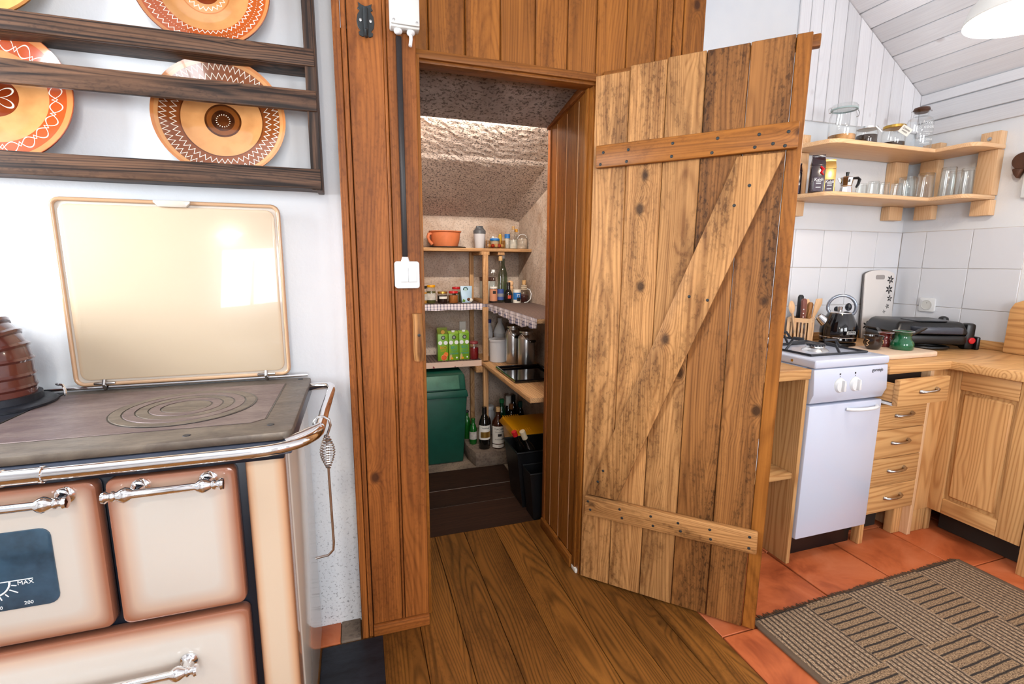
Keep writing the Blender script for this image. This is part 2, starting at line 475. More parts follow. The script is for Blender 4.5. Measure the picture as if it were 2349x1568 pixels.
# ------------------------------------------------------------------ geometry helpers
class G:
    """collects shapes for ONE mesh"""

    def __init__(s):
        s.v, s.f = [], []

    def add(s, vs, fs):
        o = len(s.v)
        s.v += [tuple(p) for p in vs]
        s.f += [tuple(i + o for i in f) for f in fs]
        return s

    def box(s, x0, x1, y0, y1, z0, z1):
        return s.add([(x0, y0, z0), (x1, y0, z0), (x1, y1, z0), (x0, y1, z0), (x0, y0, z1), (x1, y0, z1), (x1, y1, z1), (x0, y1, z1)],
                     [(0, 3, 2, 1), (4, 5, 6, 7), (0, 1, 5, 4), (1, 2, 6, 5), (2, 3, 7, 6), (3, 0, 4, 7)])

    def frustum(s, a, b):
        """two rectangles (x0,x1,y0,y1,z), bottom and top"""
        vs = []
        for x0, x1, y0, y1, z in (a, b):
            vs += [(x0, y0, z), (x1, y0, z), (x1, y1, z), (x0, y1, z)]
        return s.add(vs, [(0, 3, 2, 1), (4, 5, 6, 7), (0, 1, 5, 4), (1, 2, 6, 5), (2, 3, 7, 6), (3, 0, 4, 7)])

    def bin(s, a, b, t=.004):
        """open-topped tapered bin: outer and inner walls, floor and rim"""
        r4 = lambda q, d, dz: [(q[0] + d, q[2] + d, q[4] + dz), (q[1] - d, q[2] + d, q[4] + dz), (q[1] - d, q[3] - d, q[4] + dz), (q[0] + d, q[3] - d, q[4] + dz)]
        vs = r4(a, 0, 0) + r4(b, 0, 0) + r4(b, t, 0) + r4(a, t, t)
        fs = [(0, 3, 2, 1), (12, 13, 14, 15)]
        for k in range(3):
            fs += [(k * 4 + i, k * 4 + (i + 1) % 4, k * 4 + 4 + (i + 1) % 4, k * 4 + 4 + i) for i in range(4)]
        return s.add(vs, fs)

    def prism(s, poly, a, b, ax='Z'):
        """polygon extruded along an axis; poly in the two other axes in order (X,Y), (X,Z) or (Y,Z); counter-clockwise seen along +axis for Z"""
        n = len(poly)
        put = {'Z': lambda p, h: (p[0], p[1], h), 'Y': lambda p, h: (p[0], h, p[1]), 'X': lambda p, h: (h, p[0], p[1])}[ax]
        vs = [put(p, a) for p in poly] + [put(p, b) for p in poly]
        fs = [tuple(range(n - 1, -1, -1)), tuple(range(n, 2 * n))]
        fs += [(i, (i + 1) % n, n + (i + 1) % n, n + i) for i in range(n)]
        return s.add(vs, fs)

    def lathe(s, prof, n=28, c=(0, 0, 0), ax='Z', a0=0.0, a1=2 * PI, cap=True):
        full = abs(a1 - a0 - 2 * PI) < 1e-6
        m = n if full else n + 1
        vs, fs = [], []
        for r, z in prof:
            for i in range(m):
                t = a0 + (a1 - a0) * i / n
                p = (max(r, 1e-5) * math.cos(t), max(r, 1e-5) * math.sin(t), z)
                if ax == 'X':
                    p = (p[2], p[0], p[1])
                elif ax == 'Y':
                    p = (p[0], p[2], p[1])
                vs.append((p[0] + c[0], p[1] + c[1], p[2] + c[2]))
        for k in range(len(prof) - 1):
            for i in range(n):
                j = (i + 1) % m
                fs.append((k * m + i, k * m + j, (k + 1) * m + j, (k + 1) * m + i))
        if cap and full:
            if prof[0][0] > 1e-4:
                fs.append(tuple(range(m - 1, -1, -1)))
            if prof[-1][0] > 1e-4:
                fs.append(tuple(range((len(prof) - 1) * m, len(prof) * m)))
        return s.add(vs, fs)

    def tube(s, pts, r, n=8, closed=False):
        pts = [Vector(p) for p in pts]
        k = len(pts)
        rs = r if isinstance(r, (list, tuple)) else [r] * k
        vs, fs = [], []
        up = None
        for i, p in enumerate(pts):
            if closed:
                d = pts[(i + 1) % k] - pts[i - 1]
            else:
                d = pts[min(i + 1, k - 1)] - pts[max(i - 1, 0)]
            d.normalize()
            if up is None:
                up = Vector((0, 0, 1)) if abs(d.z) < .9 else Vector((1, 0, 0))
            x = d.cross(up).normalized()
            up = x.cross(d).normalized()
            for j in range(n):
                t = 2 * PI * j / n
                vs.append(p + (x * math.cos(t) + up * math.sin(t)) * rs[i])
        for i in range(k if closed else k - 1):
            a, b = i * n, ((i + 1) % k) * n
            for j in range(n):
                fs.append((a + j, a + (j + 1) % n, b + (j + 1) % n, b + j))
        if not closed:
            fs.append(tuple(range(n - 1, -1, -1)))
            fs.append(tuple(range((k - 1) * n, k * n)))
        return s.add(vs, fs)

    def ball(s, c, r, n=14, m=8, sz=1.0):
        prof = [(r * math.sin(PI * i / m), -r * sz * math.cos(PI * i / m)) for i in range(m + 1)]
        return s.lathe(prof, n, c)

    def xf(s, M):
        s.v = [tuple(M @ Vector(p)) for p in s.v]
        return s

    def mesh(s, name, mat, bevel=0, smooth=None, seg=2):
        me = bpy.data.meshes.new(name)
        me.from_pydata(s.v, [], s.f)
        bm = bmesh.new()
        bm.from_mesh(me)
        bmesh.ops.recalc_face_normals(bm, faces=bm.faces)
        if bevel:
            ed = [e for e in bm.edges if len(e.link_faces) == 2 and e.calc_face_angle(0) > .5]
            bmesh.ops.bevel(bm, geom=ed, offset=bevel, segments=seg, profile=.5, affect='EDGES', clamp_overlap=True)
        bm.to_mesh(me)
        bm.free()
        if mat:
            me.materials.append(MT[mat] if isinstance(mat, str) else mat)
        if smooth is not None or bevel:
            me.polygons.foreach_set('use_smooth', [True] * len(me.polygons))
            me.set_sharp_from_angle(angle=smooth if smooth is not None else .7)
        return me


OFF = {}


def put(name, me, parent=None, loc=(0, 0, 0), rot=(0, 0, 0)):
    """link one mesh object; under a thing built in world coordinates it is moved back by the thing's base point"""
    o = bpy.data.objects.new(name, me)
    COL.objects.link(o)
    if parent is not None:
        o.parent = parent
        if parent.name in OFF:
            loc = Vector(loc) - OFF[parent.name]
    o.location = loc
    o.rotation_euler = rot
    return o


def part(name, g, mat, parent=None, bevel=0, smooth=None, loc=(0, 0, 0), rot=(0, 0, 0), seg=2):
    return put(name, g.mesh(name, mat, bevel, smooth, seg), parent, loc, rot)


def tag(o, label, cat=None, group=None, kind=None):
    o['label'] = label
    if cat:
        o['category'] = cat
    if group:
        o['group'] = group
    if kind:
        o['kind'] = kind
    return o


def thing(name, label, cat, loc=(0, 0, 0), rz=0, group=None, world=False, kind=None):
    o = bpy.data.objects.new(name, None)
    COL.objects.link(o)
    o.empty_display_size = .05
    o.location = loc
    o.rotation_euler = (0, 0, rz)
    tag(o, label, cat, group, kind)
    if world:
        OFF[o.name] = Vector(loc)
    return o


def struct(name, label, loc=(0, 0, 0)):
    o = thing(name, label, None, loc, world=True, kind='structure')
    return o


def smesh(name, g, mat, label, bevel=0):
    return tag(part(name, g, mat, None, bevel), label, kind='structure')


_tm = {}


def text_mesh(s, size, mat, bend=None, depth=.0006):
    """flat lettering as a thin mesh in the XZ plane facing -Y, centred; bend = radius of the cylinder it wraps"""
    cu = bpy.data.curves.new('lettering', 'FONT')
    cu.body, cu.size, cu.align_x, cu.align_y = s, size, 'CENTER', 'CENTER'
    cu.extrude = depth / 2
    cu.resolution_u = 2
    o = bpy.data.objects.new('lettering', cu)
    COL.objects.link(o)
    bpy.context.view_layer.update()
    me = bpy.data.meshes.new_from_object(o.evaluated_get(bpy.context.evaluated_depsgraph_get()))
    bpy.data.objects.remove(o)
    for v in me.vertices:
        x, y, z = v.co
        if bend:
            v.co = ((bend + z) * math.sin(x / bend), -(bend + z) * math.cos(x / bend), y)
        else:
            v.co = (x, -z, y)
    me.materials.clear()
    me.materials.append(MT[mat] if isinstance(mat, str) else mat)
    return me


def text(s, size, mat, parent, loc, bend=None, rot=(0, 0, 0)):
    return put('lettering', text_mesh(s, size, mat, bend), parent, loc, rot)


def roundrect(x0, x1, y0, y1, r, n=4):
    out = []
    for cx, cy, a in ((x1 - r, y1 - r, 0), (x0 + r, y1 - r, 90), (x0 + r, y0 + r, 180), (x1 - r, y0 + r, 270)):
        for i in range(n + 1):
            t = math.radians(a + 90 * i / n)
            out.append((cx + r * math.cos(t), cy + r * math.sin(t)))
    return out


def arc(c, r, a0, a1, n):
    return [(c[0] + r * math.cos(math.radians(a0 + (a1 - a0) * i / n)), c[1] + r * math.sin(math.radians(a0 + (a1 - a0) * i / n))) for i in range(n + 1)]


# ------------------------------------------------------------------ the setting
A, B = 2.147, 3.22          # kitchen wall planes (y = A, x = B)
YW = 1.70                   # plaster wall behind the wood stove
smesh('floor_base', G().box(-2.4, B + .1, -2.2, 3.6, -.12, -.022), 'mortar', 'mortar bed under the boards and tiles')
fl = struct('floor', 'wooden plank floor meeting terracotta tiles, dark boards in the pantry')
xs = [-2.3, -2.14, -1.98, -1.83, -1.68, -1.53, -1.38, -1.23, -1.08, -.93, -.78, -.63, -.48, -.33, -.18, .02, .171, .313, .459, .612, .758, .905, 1.049, 1.195]
for i in range(len(xs) - 1):
    y1 = 2.166 if xs[i] > .16 else 1.72
    if xs[i] > .84:
        y1 = 1.72
    part('plank', G().box(xs[i] + .0008, xs[i + 1] - .0008, -2.15, y1, -.03, random.uniform(-.0012, .0004)), 'floorY', fl, .0012, seg=1)
part('plank', G().box(.759, .853, 1.7205, 2.166, -.03, 0), 'floorY', fl, .0012, seg=1)
for x0 in (1.197, 1.40, 1.766, 2.13, 2.492, 2.854):
    x1 = {1.197: 1.40}.get(x0, min(x0 + .362, B))
    for j in range(-9, 3):
        y0 = 1.221 + j * .362
        part('tile', G().box(x0 + .0025, x1 - .0025, y0 + .0025, min(y0 + .3595, 2.2), -.03, random.uniform(-.001, .0006)), 'floortile', fl, .002, seg=1)
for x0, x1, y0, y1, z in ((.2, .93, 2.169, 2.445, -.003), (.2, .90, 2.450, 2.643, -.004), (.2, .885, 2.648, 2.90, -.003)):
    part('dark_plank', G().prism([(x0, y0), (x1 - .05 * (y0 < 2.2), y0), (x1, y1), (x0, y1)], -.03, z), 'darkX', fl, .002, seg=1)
part('dusty_joint', G().box(.2, .88, 2.444, 2.451, -.03, -.0065), 'grout', fl)
part('dusty_joint', G().box(.2, .87, 2.642, 2.649, -.03, -.0065), 'grout', fl)
part('concrete_strip', G().box(.16, 1.17, 2.902, 3.42, -.03, -.002), 'concrete', fl)
part('concrete_edge', G().prism([(.885, 2.168), (1.17, 2.168), (1.17, 2.902), (.89, 2.902)], -.03, -.006), 'concrete', fl)
# plaster walls
wb = smesh('wall_back', G().box(-2.3, -.033, YW, YW + .15, -.02, 2.92), 'plaster', 'white lime plaster wall behind the wood stove')
smesh('wall_kitchen', G().box(1.32, B + .12, A, A + .15, -.02, 3.1), 'plaster', 'white plaster wall behind the gas stove')
smesh('wall_right', G().box(B, B + .15, -2.2, A + .1, -.02, 2.42), 'plaster', 'white plaster wall on the kitchen side')
wl = struct('wall_left', 'white plaster wall with a window on the left')
WZ = (1.0, 2.2)
part('wall_piece', G().box(-2.3, -2.15, -2.2, .15, -.02, 2.92), 'plaster', wl)
part('wall_piece', G().box(-2.3, -2.15, 1.35, 1.8, -.02, 2.92), 'plaster', wl)
part('wall_piece', G().box(-2.3, -2.15, .15, 1.35, -.02, WZ[0]), 'plaster', wl)
part('wall_piece', G().box(-2.3, -2.15, .15, 1.35, WZ[1] + .1, 2.92), 'plaster', wl)
wf = struct('wall_front', 'white plaster wall with two windows behind the viewer')
for x0, x1 in ((-2.3, -.5), (.7, 1.4), (2.6, B + .1)):
    part('wall_piece', G().box(x0, x1, -2.1, -1.95, -.02, 2.92), 'plaster', wf)
for x0, x1 in ((-.5, .7), (1.4, 2.6)):
    part('wall_piece', G().box(x0, x1, -2.1, -1.95, -.02, WZ[0]), 'plaster', wf)
    part('wall_piece', G().box(x0, x1, -2.1, -1.95, WZ[1] + .05, 2.92), 'plaster', wf)
for k, (x0, x1) in enumerate(((-.5, .7), (1.4, 2.6))):
    wn = struct('window_%d' % (k + 1), 'wooden cross-bar window behind the viewer, number %d from the stove' % (k + 1), (x0, -2, 1))
    for a, b, c, d in ((x0, x0 + .06, WZ[0], WZ[1] + .05), (x1 - .06, x1, WZ[0], WZ[1] + .05), (x0 + .06, x1 - .06, WZ[0], WZ[0] + .06), (x0 + .06, x1 - .06, WZ[1] - .01, WZ[1] + .05), ((x0 + x1) / 2 - .03, (x0 + x1) / 2 + .03, WZ[0] + .06, WZ[1] - .01)):
        part('frame_bar', G().box(a, b, -1.99, -1.925 + .004, c, d), 'kitchenZ', wn)
wn = struct('window_3', 'wooden cross-bar window in the left wall', (-2.2, .2, 1))
for a, b, c, d in ((.15, .21, WZ[0], WZ[1] + .1), (1.29, 1.35, WZ[0], WZ[1] + .1), (.21, 1.29, WZ[0], WZ[0] + .06), (.21, 1.29, WZ[1] + .04, WZ[1] + .1), (.72, .78, WZ[0] + .06, WZ[1] + .04)):
    part('frame_bar', G().box(-2.18, -2.115, a, b, c, d), 'kitchenZ', wn)
smesh('ceiling', G().box(-2.4, 2.3, -2.2, 2.3, 2.9, 3.0), 'plaster', 'white plaster ceiling over the room')
# sloped kitchen ceiling of white boards (pitch through (B, 2.30) rising to the left)
cs = struct('ceiling_slope', 'sloped ceiling of whitewashed boards over the kitchen', (B, 0, 2.3))
ux, uz = -math.cos(math.atan(.633)), math.sin(math.atan(.633))
part('backing', G().prism([(B + .1, 2.3 - .06 + .03), (B + .1, 2.40), (2.15, 3.08), (2.15, 2.985 + .03)], -2.2, A + .05, 'Y'), 'grout', cs)
me = G().box(0, .1085, -2.15, A, -.02, 0).mesh('ceiling_board', 'whiteY', .003, seg=1)
for i in range(11):
    s0 = i * .111
    o = put('ceiling_board', me, cs, (B + ux * s0, 0, 2.30 + uz * s0))
    o.rotation_euler = (0, math.atan2(-uz, ux), 0)
# whitewashed vertical boards on the kitchen wall, cut to the slope
wbd = struct('wall_kitchen_boards', 'whitewashed vertical boards above the kitchen shelf', (2.7, A, 2.1))
bx = [2.246, 2.322, 2.40, 2.482, 2.573, 2.673, 2.767, 2.869, 2.962, 3.058, 3.152, B]
top = lambda x: 2.298 + (B - x) * .633
for a, b in zip(bx[:-1], bx[1:]):
    part('wall_board', G().prism([(a + .002, 2.09), (b - .002, 2.09), (b - .002, top(b)), (a + .002, top(a))], A - .012, A + .001, 'Y'), 'whiteZ', wbd, .003, seg=1)
wbr = struct('wall_right_boards', 'whitewashed horizontal boards under the sloped ceiling', (B, 1.5, 2.1))
for a, b in ((2.06, 2.14), (2.14, 2.24), (2.24, 2.30)):
    part('wall_board', G().box(B - .012, B + .001, -1.9, A - .013, a + .002, b - .002), 'whiteY', wbr, .003, seg=1)
# wall tiles
ZT = (.875, 1.083, 1.303, 1.516)
wt = struct('wall_kitchen_tiles', 'square white wall tiles behind the gas stove and kettle', (2.5, A, 1.2))
part('grout', G().box(1.7, B, A - .004, A + .001, ZT[0], ZT[-1] + .002), 'grout', wt)
tx = [1.73, 1.94, 2.152, 2.365, 2.578, 2.791, 3.004, B - .008]
for a, b in zip(tx[:-1], tx[1:]):
    for c, d in zip(ZT[:-1], ZT[1:]):
        part('tile', G().box(a + .0015, b - .0015, A - .008, A, c + .0015, d - .0015), 'walltile', wt, .0015, seg=1)
wt = struct('wall_right_tiles', 'square white wall tiles around the power socket', (B, 1.8, 1.2))
part('grout', G().box(B - .004, B + .001, 1.548, A - .004, ZT[0], ZT[-1] + .002), 'grout', wt)
for a, b in ((1.548, 1.776), (1.776, 2.005), (2.005, A - .008)):
    for c, d in zip(ZT[:-1], ZT[1:]):
        part('tile', G().box(B - .008, B, a + .0015, b - .0015, c + .0015, d - .0015), 'walltile', wt, .0015, seg=1)
# ------------------------------------------------------------------ board wall around the pantry doorway
dw = struct('wall_doorway', 'stained board wall over and beside the pantry doorway', (.6, 1.7, 0))
part('backing', G().box(.16, 1.32, 1.713, 1.745, 2.0, 2.92), 'gap', dw)
part('backing', G().box(.872, 1.32, 1.713, 2.15, -.02, 2.0), 'gap', dw)
part('backing', G().box(-.03, .205, 1.63, 2.15, -.02, 2.0), 'gap', dw)
bxs = [.20, .258, .38, .502, .628, .749, .862, .984, 1.108, 1.178, 1.225, 1.325]
for a, b in zip(bxs[:-1], bxs[1:]):
    z0 = 1.994 if a < .86 else 0
    part('wall_board', G().box(a + .0015, b - .0015, 1.695, 1.713, z0, 2.9), 'panelZ', dw, .004, seg=1)
    if a < 1.2:
        part('groove_bead', G().box(b - .008, b + .0, 1.6985, 1.7035, z0 + .001, 2.9), 'panelZ', dw, .001, seg=1)
tr = struct('trim_1', 'pale header strip over the pantry doorway', (.5, 1.69, 1.96))
part('header', G().box(.2, .862, 1.678, 1.705, 1.966, 1.992), 'panelX', tr, .002)
part('header_lip', G().box(.2, .862, 1.690, 1.75, 1.956, 1.968), 'panelX', tr, .001)
tr = struct('trim_2', 'door jambs of the pantry doorway', (.5, 1.7, 0))
part('jamb', G().box(.206, .223, 1.655, 1.74, 0, 1.966), 'panelZ', tr, .002)
part('jamb', G().box(.8555, .871, 1.697, 1.745, 0, 1.966), 'panelZ', tr, .002)
part('jamb_bead', G().box(.848, .856, 1.722, 1.748, 0, 1.966), 'panelZ', tr, .001)
# boxed-out stained panel left of the doorway
tb = struct('trim_3', 'red-brown stained boxed panel left of the doorway', (.1, 1.6, 0))
for a, b, y, z0, z1, m in ((-.031, -.009, 1.598, 0, 2.9, 'redZ'), (-.008, .007, 1.601, 0, 2.9, 'redZ'), (.009, .11, 1.604, .044, 2.9, 'redZ'), (.1105, .119, 1.6015, .044, 2.9, 'redZ'), (.1205, .2065, 1.604, .044, 2.9, 'redZ')):
    part('wall_board', G().box(a, b, y, 1.63, z0, z1), m, tb, .002, seg=1)
part('base_strip', G().box(.008, .206, 1.594, 1.63, 0, .043), 'redX', tb, .003)
part('side_board', G().box(-.031, -.012, 1.631, 1.70, 0, 2.9), 'redZ', tb, .001)
# right reveal of the doorway
rv = struct('trim_4', 'board-lined side of the deep doorway', (.86, 1.9, 0))
ry = [1.7485, 1.812, 1.921, 2.021, 2.082]
for a, b in zip(ry[:-1], ry[1:]):
    part('wall_board', G().prism([(a + .0015, .05), (b - .0015, .05), (b - .0015, 1.958 - (b - 1.75) * .14), (a + .0015, 1.958 - (a - 1.75) * .14)], .855, .872, 'X'), 'panelZ', rv, .003, seg=1)
for y_ in ry[1:-1]:
    part('seam_strip', G().prism([(y_ - .0016, .05), (y_ + .0016, .05), (y_ + .0016, 1.945 - (y_ - 1.75) * .14), (y_ - .0016, 1.945 - (y_ - 1.75) * .14)], .8552, .858, 'X'), 'shelfZ', rv)
part('end_post', G().box(.849, .89, 2.083, 2.112, 0, 1.93), 'redZ', rv, .002)
part('top_strip', G().prism([(1.75, 1.955), (2.112, 1.905), (2.112, 1.94), (1.75, 1.99)], .842, .875, 'X'), 'redY', rv, .002)
part('base_strip', G().box(.838, .856, 1.752, 2.10, 0, .05), 'panelY', rv, .003)
part('base_strip', G().box(.846, .862, 1.705, 1.75, 0, .02), 'paper', rv, .004)
# ------------------------------------------------------------------ pantry shell
smesh('wall_pantry_back', G().box(.05, 1.35, 3.4, 3.55, -.02, 2.3), 'pantrywall', 'rough old plaster back wall of the pantry')
smesh('wall_pantry_right', G().box(1.15, 1.3, 2.112, 3.4, -.02, 2.3), 'pantrywall', 'rough old plaster right wall of the pantry')
smesh('wall_pantry_left', G().box(.05, .2, 2.15, 3.4, -.02, 2.3), 'pantrywall', 'rough old plaster left wall of the pantry')
smesh('wall_pantry_return', G().box(.873, 1.16, 2.113, 2.16, -.02, 2.3), 'pantrywall', 'plaster return beside the pantry doorway')
smesh('ceiling_pantry_soffit', G().prism([(1.746, 1.988), (2.112, 1.912), (2.112, 2.32), (1.746, 2.32)], .0, 1.35, 'X'), 'soffitshade', 'shade-darkened plaster lintel soffit of the pantry doorway')


def vault():
    """spatter-plaster slope, a coarse grid pushed in and out a little"""
    nx, ny = 60, 64
    pts = [(2.11, 2.07), (2.30, 1.965), (2.60, 1.872), (2.63, 1.857), (3.0, 1.752), (3.41, 1.632)]
    vs, fs = [], []
    rnd = random.Random(3)
    for j in range(ny + 1):
        y = 2.11 + (3.41 - 2.11) * j / ny
        for (a, za), (b, zb) in zip(pts[:-1], pts[1:]):
            if a <= y <= b + 1e-6:
                z = za + (zb - za) * (y - a) / (b - a)
        for i in range(nx + 1):
            x = .05 + 1.25 * i / nx
            vs.append((x, y, z + rnd.uniform(-.0012, .0012) - max(0, x - 1.05) * .25))
    for j in range(ny):
        for i in range(nx):
            k = j * (nx + 1) + i
            fs.append((k, k + 1, k + nx + 2, k + nx + 1))
    n = len(vs)
    vs += [(x, y, 2.3) for x, y, z in vs]
    fs += [(n + 0, n + nx, n + (nx + 1) * (ny + 1) - 1, n + (nx + 1) * ny)]
    return G().add(vs, fs)


o = smesh('ceiling_pantry_slope', vault(), 'vault', 'sloping spatter-plastered ceiling inside the pantry')
PL = thing('tube_lamp', 'slim tube lamp on the inner wall over the pantry doorway', 'lamp', (.56, 2.113, 2.0))
part('housing', G().box(-.27, .27, 0, .022, -.02, .02), 'whitepl', PL, .003)
part('tube', G().lathe([(.0001, -.25), (.011, -.25), (.011, .25), (.0001, .25)], 14, (0, .036, 0), 'X'), 'bulb', PL, smooth=.6)
pl_ = bpy.data.lights.new('tube_light', 'AREA')
pl_.shape, pl_.size, pl_.size_y, pl_.energy, pl_.color = 'RECTANGLE', .5, .03, 13, (1, .9, .79)
plo = bpy.data.objects.new('tube_light', pl_)
COL.objects.link(plo)
plo.parent = PL
plo.location = (0, .052, -.004)
plo.rotation_euler = Vector((.02, 1, -.38)).to_track_quat('-Z', 'Y').to_euler()
# ------------------------------------------------------------------ ledged and braced door, standing open
d0 = (.864, 1.688)
d_ang = math.atan2(1.214 - 1.684, 1.322 - .857)
dr = thing('door_1', 'open ledged and braced plank door of rough stained boards', None, (d0[0], d0[1], .008), d_ang, kind='structure')
dj = [0, .124, .25, .373, .501, .624, .668]
for k, (a, b) in enumerate(zip(dj[:-1], dj[1:])):
    th = .026 - .003 * (k % 2)
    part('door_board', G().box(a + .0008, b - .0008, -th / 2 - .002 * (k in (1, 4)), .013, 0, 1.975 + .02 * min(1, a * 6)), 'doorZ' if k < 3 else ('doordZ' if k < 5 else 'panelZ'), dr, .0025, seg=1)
YB = -.014
bt = part('ledge', G().box(-.318, .318, -.024, 0, -.039, .039), 'panelX', dr, .004, loc=(.336, YB, 1.697), rot=(0, -.015, 0))
bl = part('ledge', G().box(-.315, .315, -.026, 0, -.041, .041), 'doorX', dr, .006, loc=(.334, YB, .343), rot=(0, -.015, 0))
br = part('brace', G().prism([(.022, .386), (.148, .388), (.622, 1.654), (.487, 1.652)], YB - .022, YB, 'Y'), 'doorZ', dr, .003)
# the pencil-flat end grain block of the rear ledge that shows past the top corner
part('rear_ledge', G().box(.02, .69, .013, .04, 1.96, 1.996), 'panelX', dr, .004)
nm = G().lathe([(.0001, -.0022), (.0045, -.0012), (.0055, 0)], 8, ax='Y').mesh('nail', 'iron', smooth=.6)
for px_, pz_ in ((-.29, .012), (-.3, -.028), (-.2, .012), (-.205, -.027), (-.05, .016), (-.052, -.026), (.09, .015), (.075, -.028), (.21, .012), (.2, -.025), (.29, .01), (.283, -.03), (.25, -.02)):
    put('nail', nm, bt, (px_, -.024, pz_))
for px_, pz_ in ((-.3, .02), (-.29, -.014), (-.17, .016), (-.16, -.018), (-.05, .016), (-.04, -.02), (.05, .014), (.06, -.016), (.16, .016), (.165, -.02), (.29, .022), (.29, -.02)):
    put('nail', nm, bl, (px_, -.026, pz_))
for px_, pz_ in ((.09, .5), (.07, .45), (.37, 1.2), (.43, 1.19), (.53, 1.56), (.49, 1.5)):
    put('nail', nm, br, (px_, YB - .022, pz_))


# ------------------------------------------------------------------ wood-burning cooking stove
SV = thing('wood_stove', 'cream enamelled wood-burning cooking stove with cast-iron top and raised lid', 'stove', (-.7, 1.38, 0), world=True)
X0 = -1.32
part('body', G().box(X0, -.19, 1.135, 1.64, .07, .905), 'navy', SV, .004)
part('plinth', G().box(X0, -.2, 1.19, 1.62, 0, .07), 'black', SV)
part('side_panel', G().box(-.19, -.166, 1.19, 1.645, .03, .905), 'cream', SV, .006)
part('corner_column', G().prism(roundrect(-.246, -.168, 1.108, 1.19, .014), .03, .905), enamel_door('column_enamel', .078, 3.0, -.207, .5, .022, (176, 120, 84), (216, 194, 170)), SV, smooth=.6)
fr = part('top_frame', G().prism(roundrect(X0, -.150, 1.120, 1.655, .022), .93, .949), 'hobframe', SV, .003)
part('frame_apron', G().frustum((X0, -.148, 1.10, 1.652, .904), (X0, -.152, 1.121, 1.652, .9295)), 'apron', SV, .004)
part('front_apron', G().box(X0, -.165, 1.104, 1.13, .893, .91), 'navy', SV, .003)
# hot plate with its ring set
hp = part('hot_plate', G().prism([(-.783, 1.206), (-.245, 1.206), (-.2185, 1.228), (-.2185, 1.578), (-.783, 1.605)], .949, .9506), 'hob', SV, .0008, seg=1)
cx, cy = -.424, 1.386
rr = [.157, .131, .105, .079, .054]
for k, r in enumerate(rr):
    inner = rr[k + 1] + .0028 if k + 1 < len(rr) else .0
    prof = [(inner, .9512), (inner, .9526 + .0004 * (k % 2)), (r - .0016, .9526 + .0004 * (k % 2)), (r, .9512)]
    if inner == 0:
        prof = prof[1:]
    part('hob_ring', G().lathe(prof + ([prof[0]] if inner else []), 56, (cx, cy, 0), cap=False), 'hobframe' if k % 2 == 0 else 'hob', hp, smooth=.4)
    part('ring_gap', G().lathe([(r - .001, .9508), (r - .001, .9516), (r + .0026, .9516), (r + .0026, .9508)], 56, (cx, cy, 0), cap=False), 'black', hp)
part('plate_gap', G().box(-.2185, -.2155, 1.228, 1.578, .9492, .9497), 'black', hp)
part('flue_plate', G().prism(roundrect(X0 + .02, -.787, 1.21, 1.645, .03), .949, .9515), 'sheet', SV, .001, seg=1)
for x, y in ((-.2, 1.18), (-.36, 1.155), (-.18, 1.63)):
    part('screw', G().lathe([(.0001, .9502), (.007, .9502), (.008, .949)], 12, (x, y, 0)), 'sheet', fr)
part('back_trim', G().tube([(X0, 1.652, .957), (-.16, 1.652, .957)], .005, 8), 'steel', SV, smooth=.6)
# lid, folded up against the wall
lid = part('lid', G().prism(roundrect(-.769, -.214, .967, 1.483, .02), 1.653, 1.66, 'Y'), 'cream', SV, .002)
lm = enamel_door('lid_enamel', .57, .54, -.4915, 1.225, .03, (190, 146, 112), (206, 186, 160))
rim = roundrect(-.769, -.214, .967, 1.483, .02)
part('lid_rim', G().tube([(p[0], 1.651, p[1]) for p in rim], .0058, 8, closed=True), lm, lid, smooth=.8)
part('lid_panel', G().prism(roundrect(-.757, -.226, .979, 1.471, .022), 1.6475, 1.654, 'Y'), lm, lid, .003, smooth=.5)
part('grip', G().prism([(-.532, 1.482), (-.52, 1.470), (-.452, 1.470), (-.441, 1.482), (-.441, 1.488), (-.532, 1.488)], 1.639, 1.652, 'Y'), 'cream', lid, .002)
for x in (-.700, -.279):
    h = part('hinge', G().box(x - .026, x + .026, 1.639, 1.648, .966, .974), 'satin', lid, .003)
    part('pin', G().tube([(x, 1.645, .952), (x, 1.636, .968), (x, 1.643, .98)], .005, 8), 'satin', h, smooth=.6)
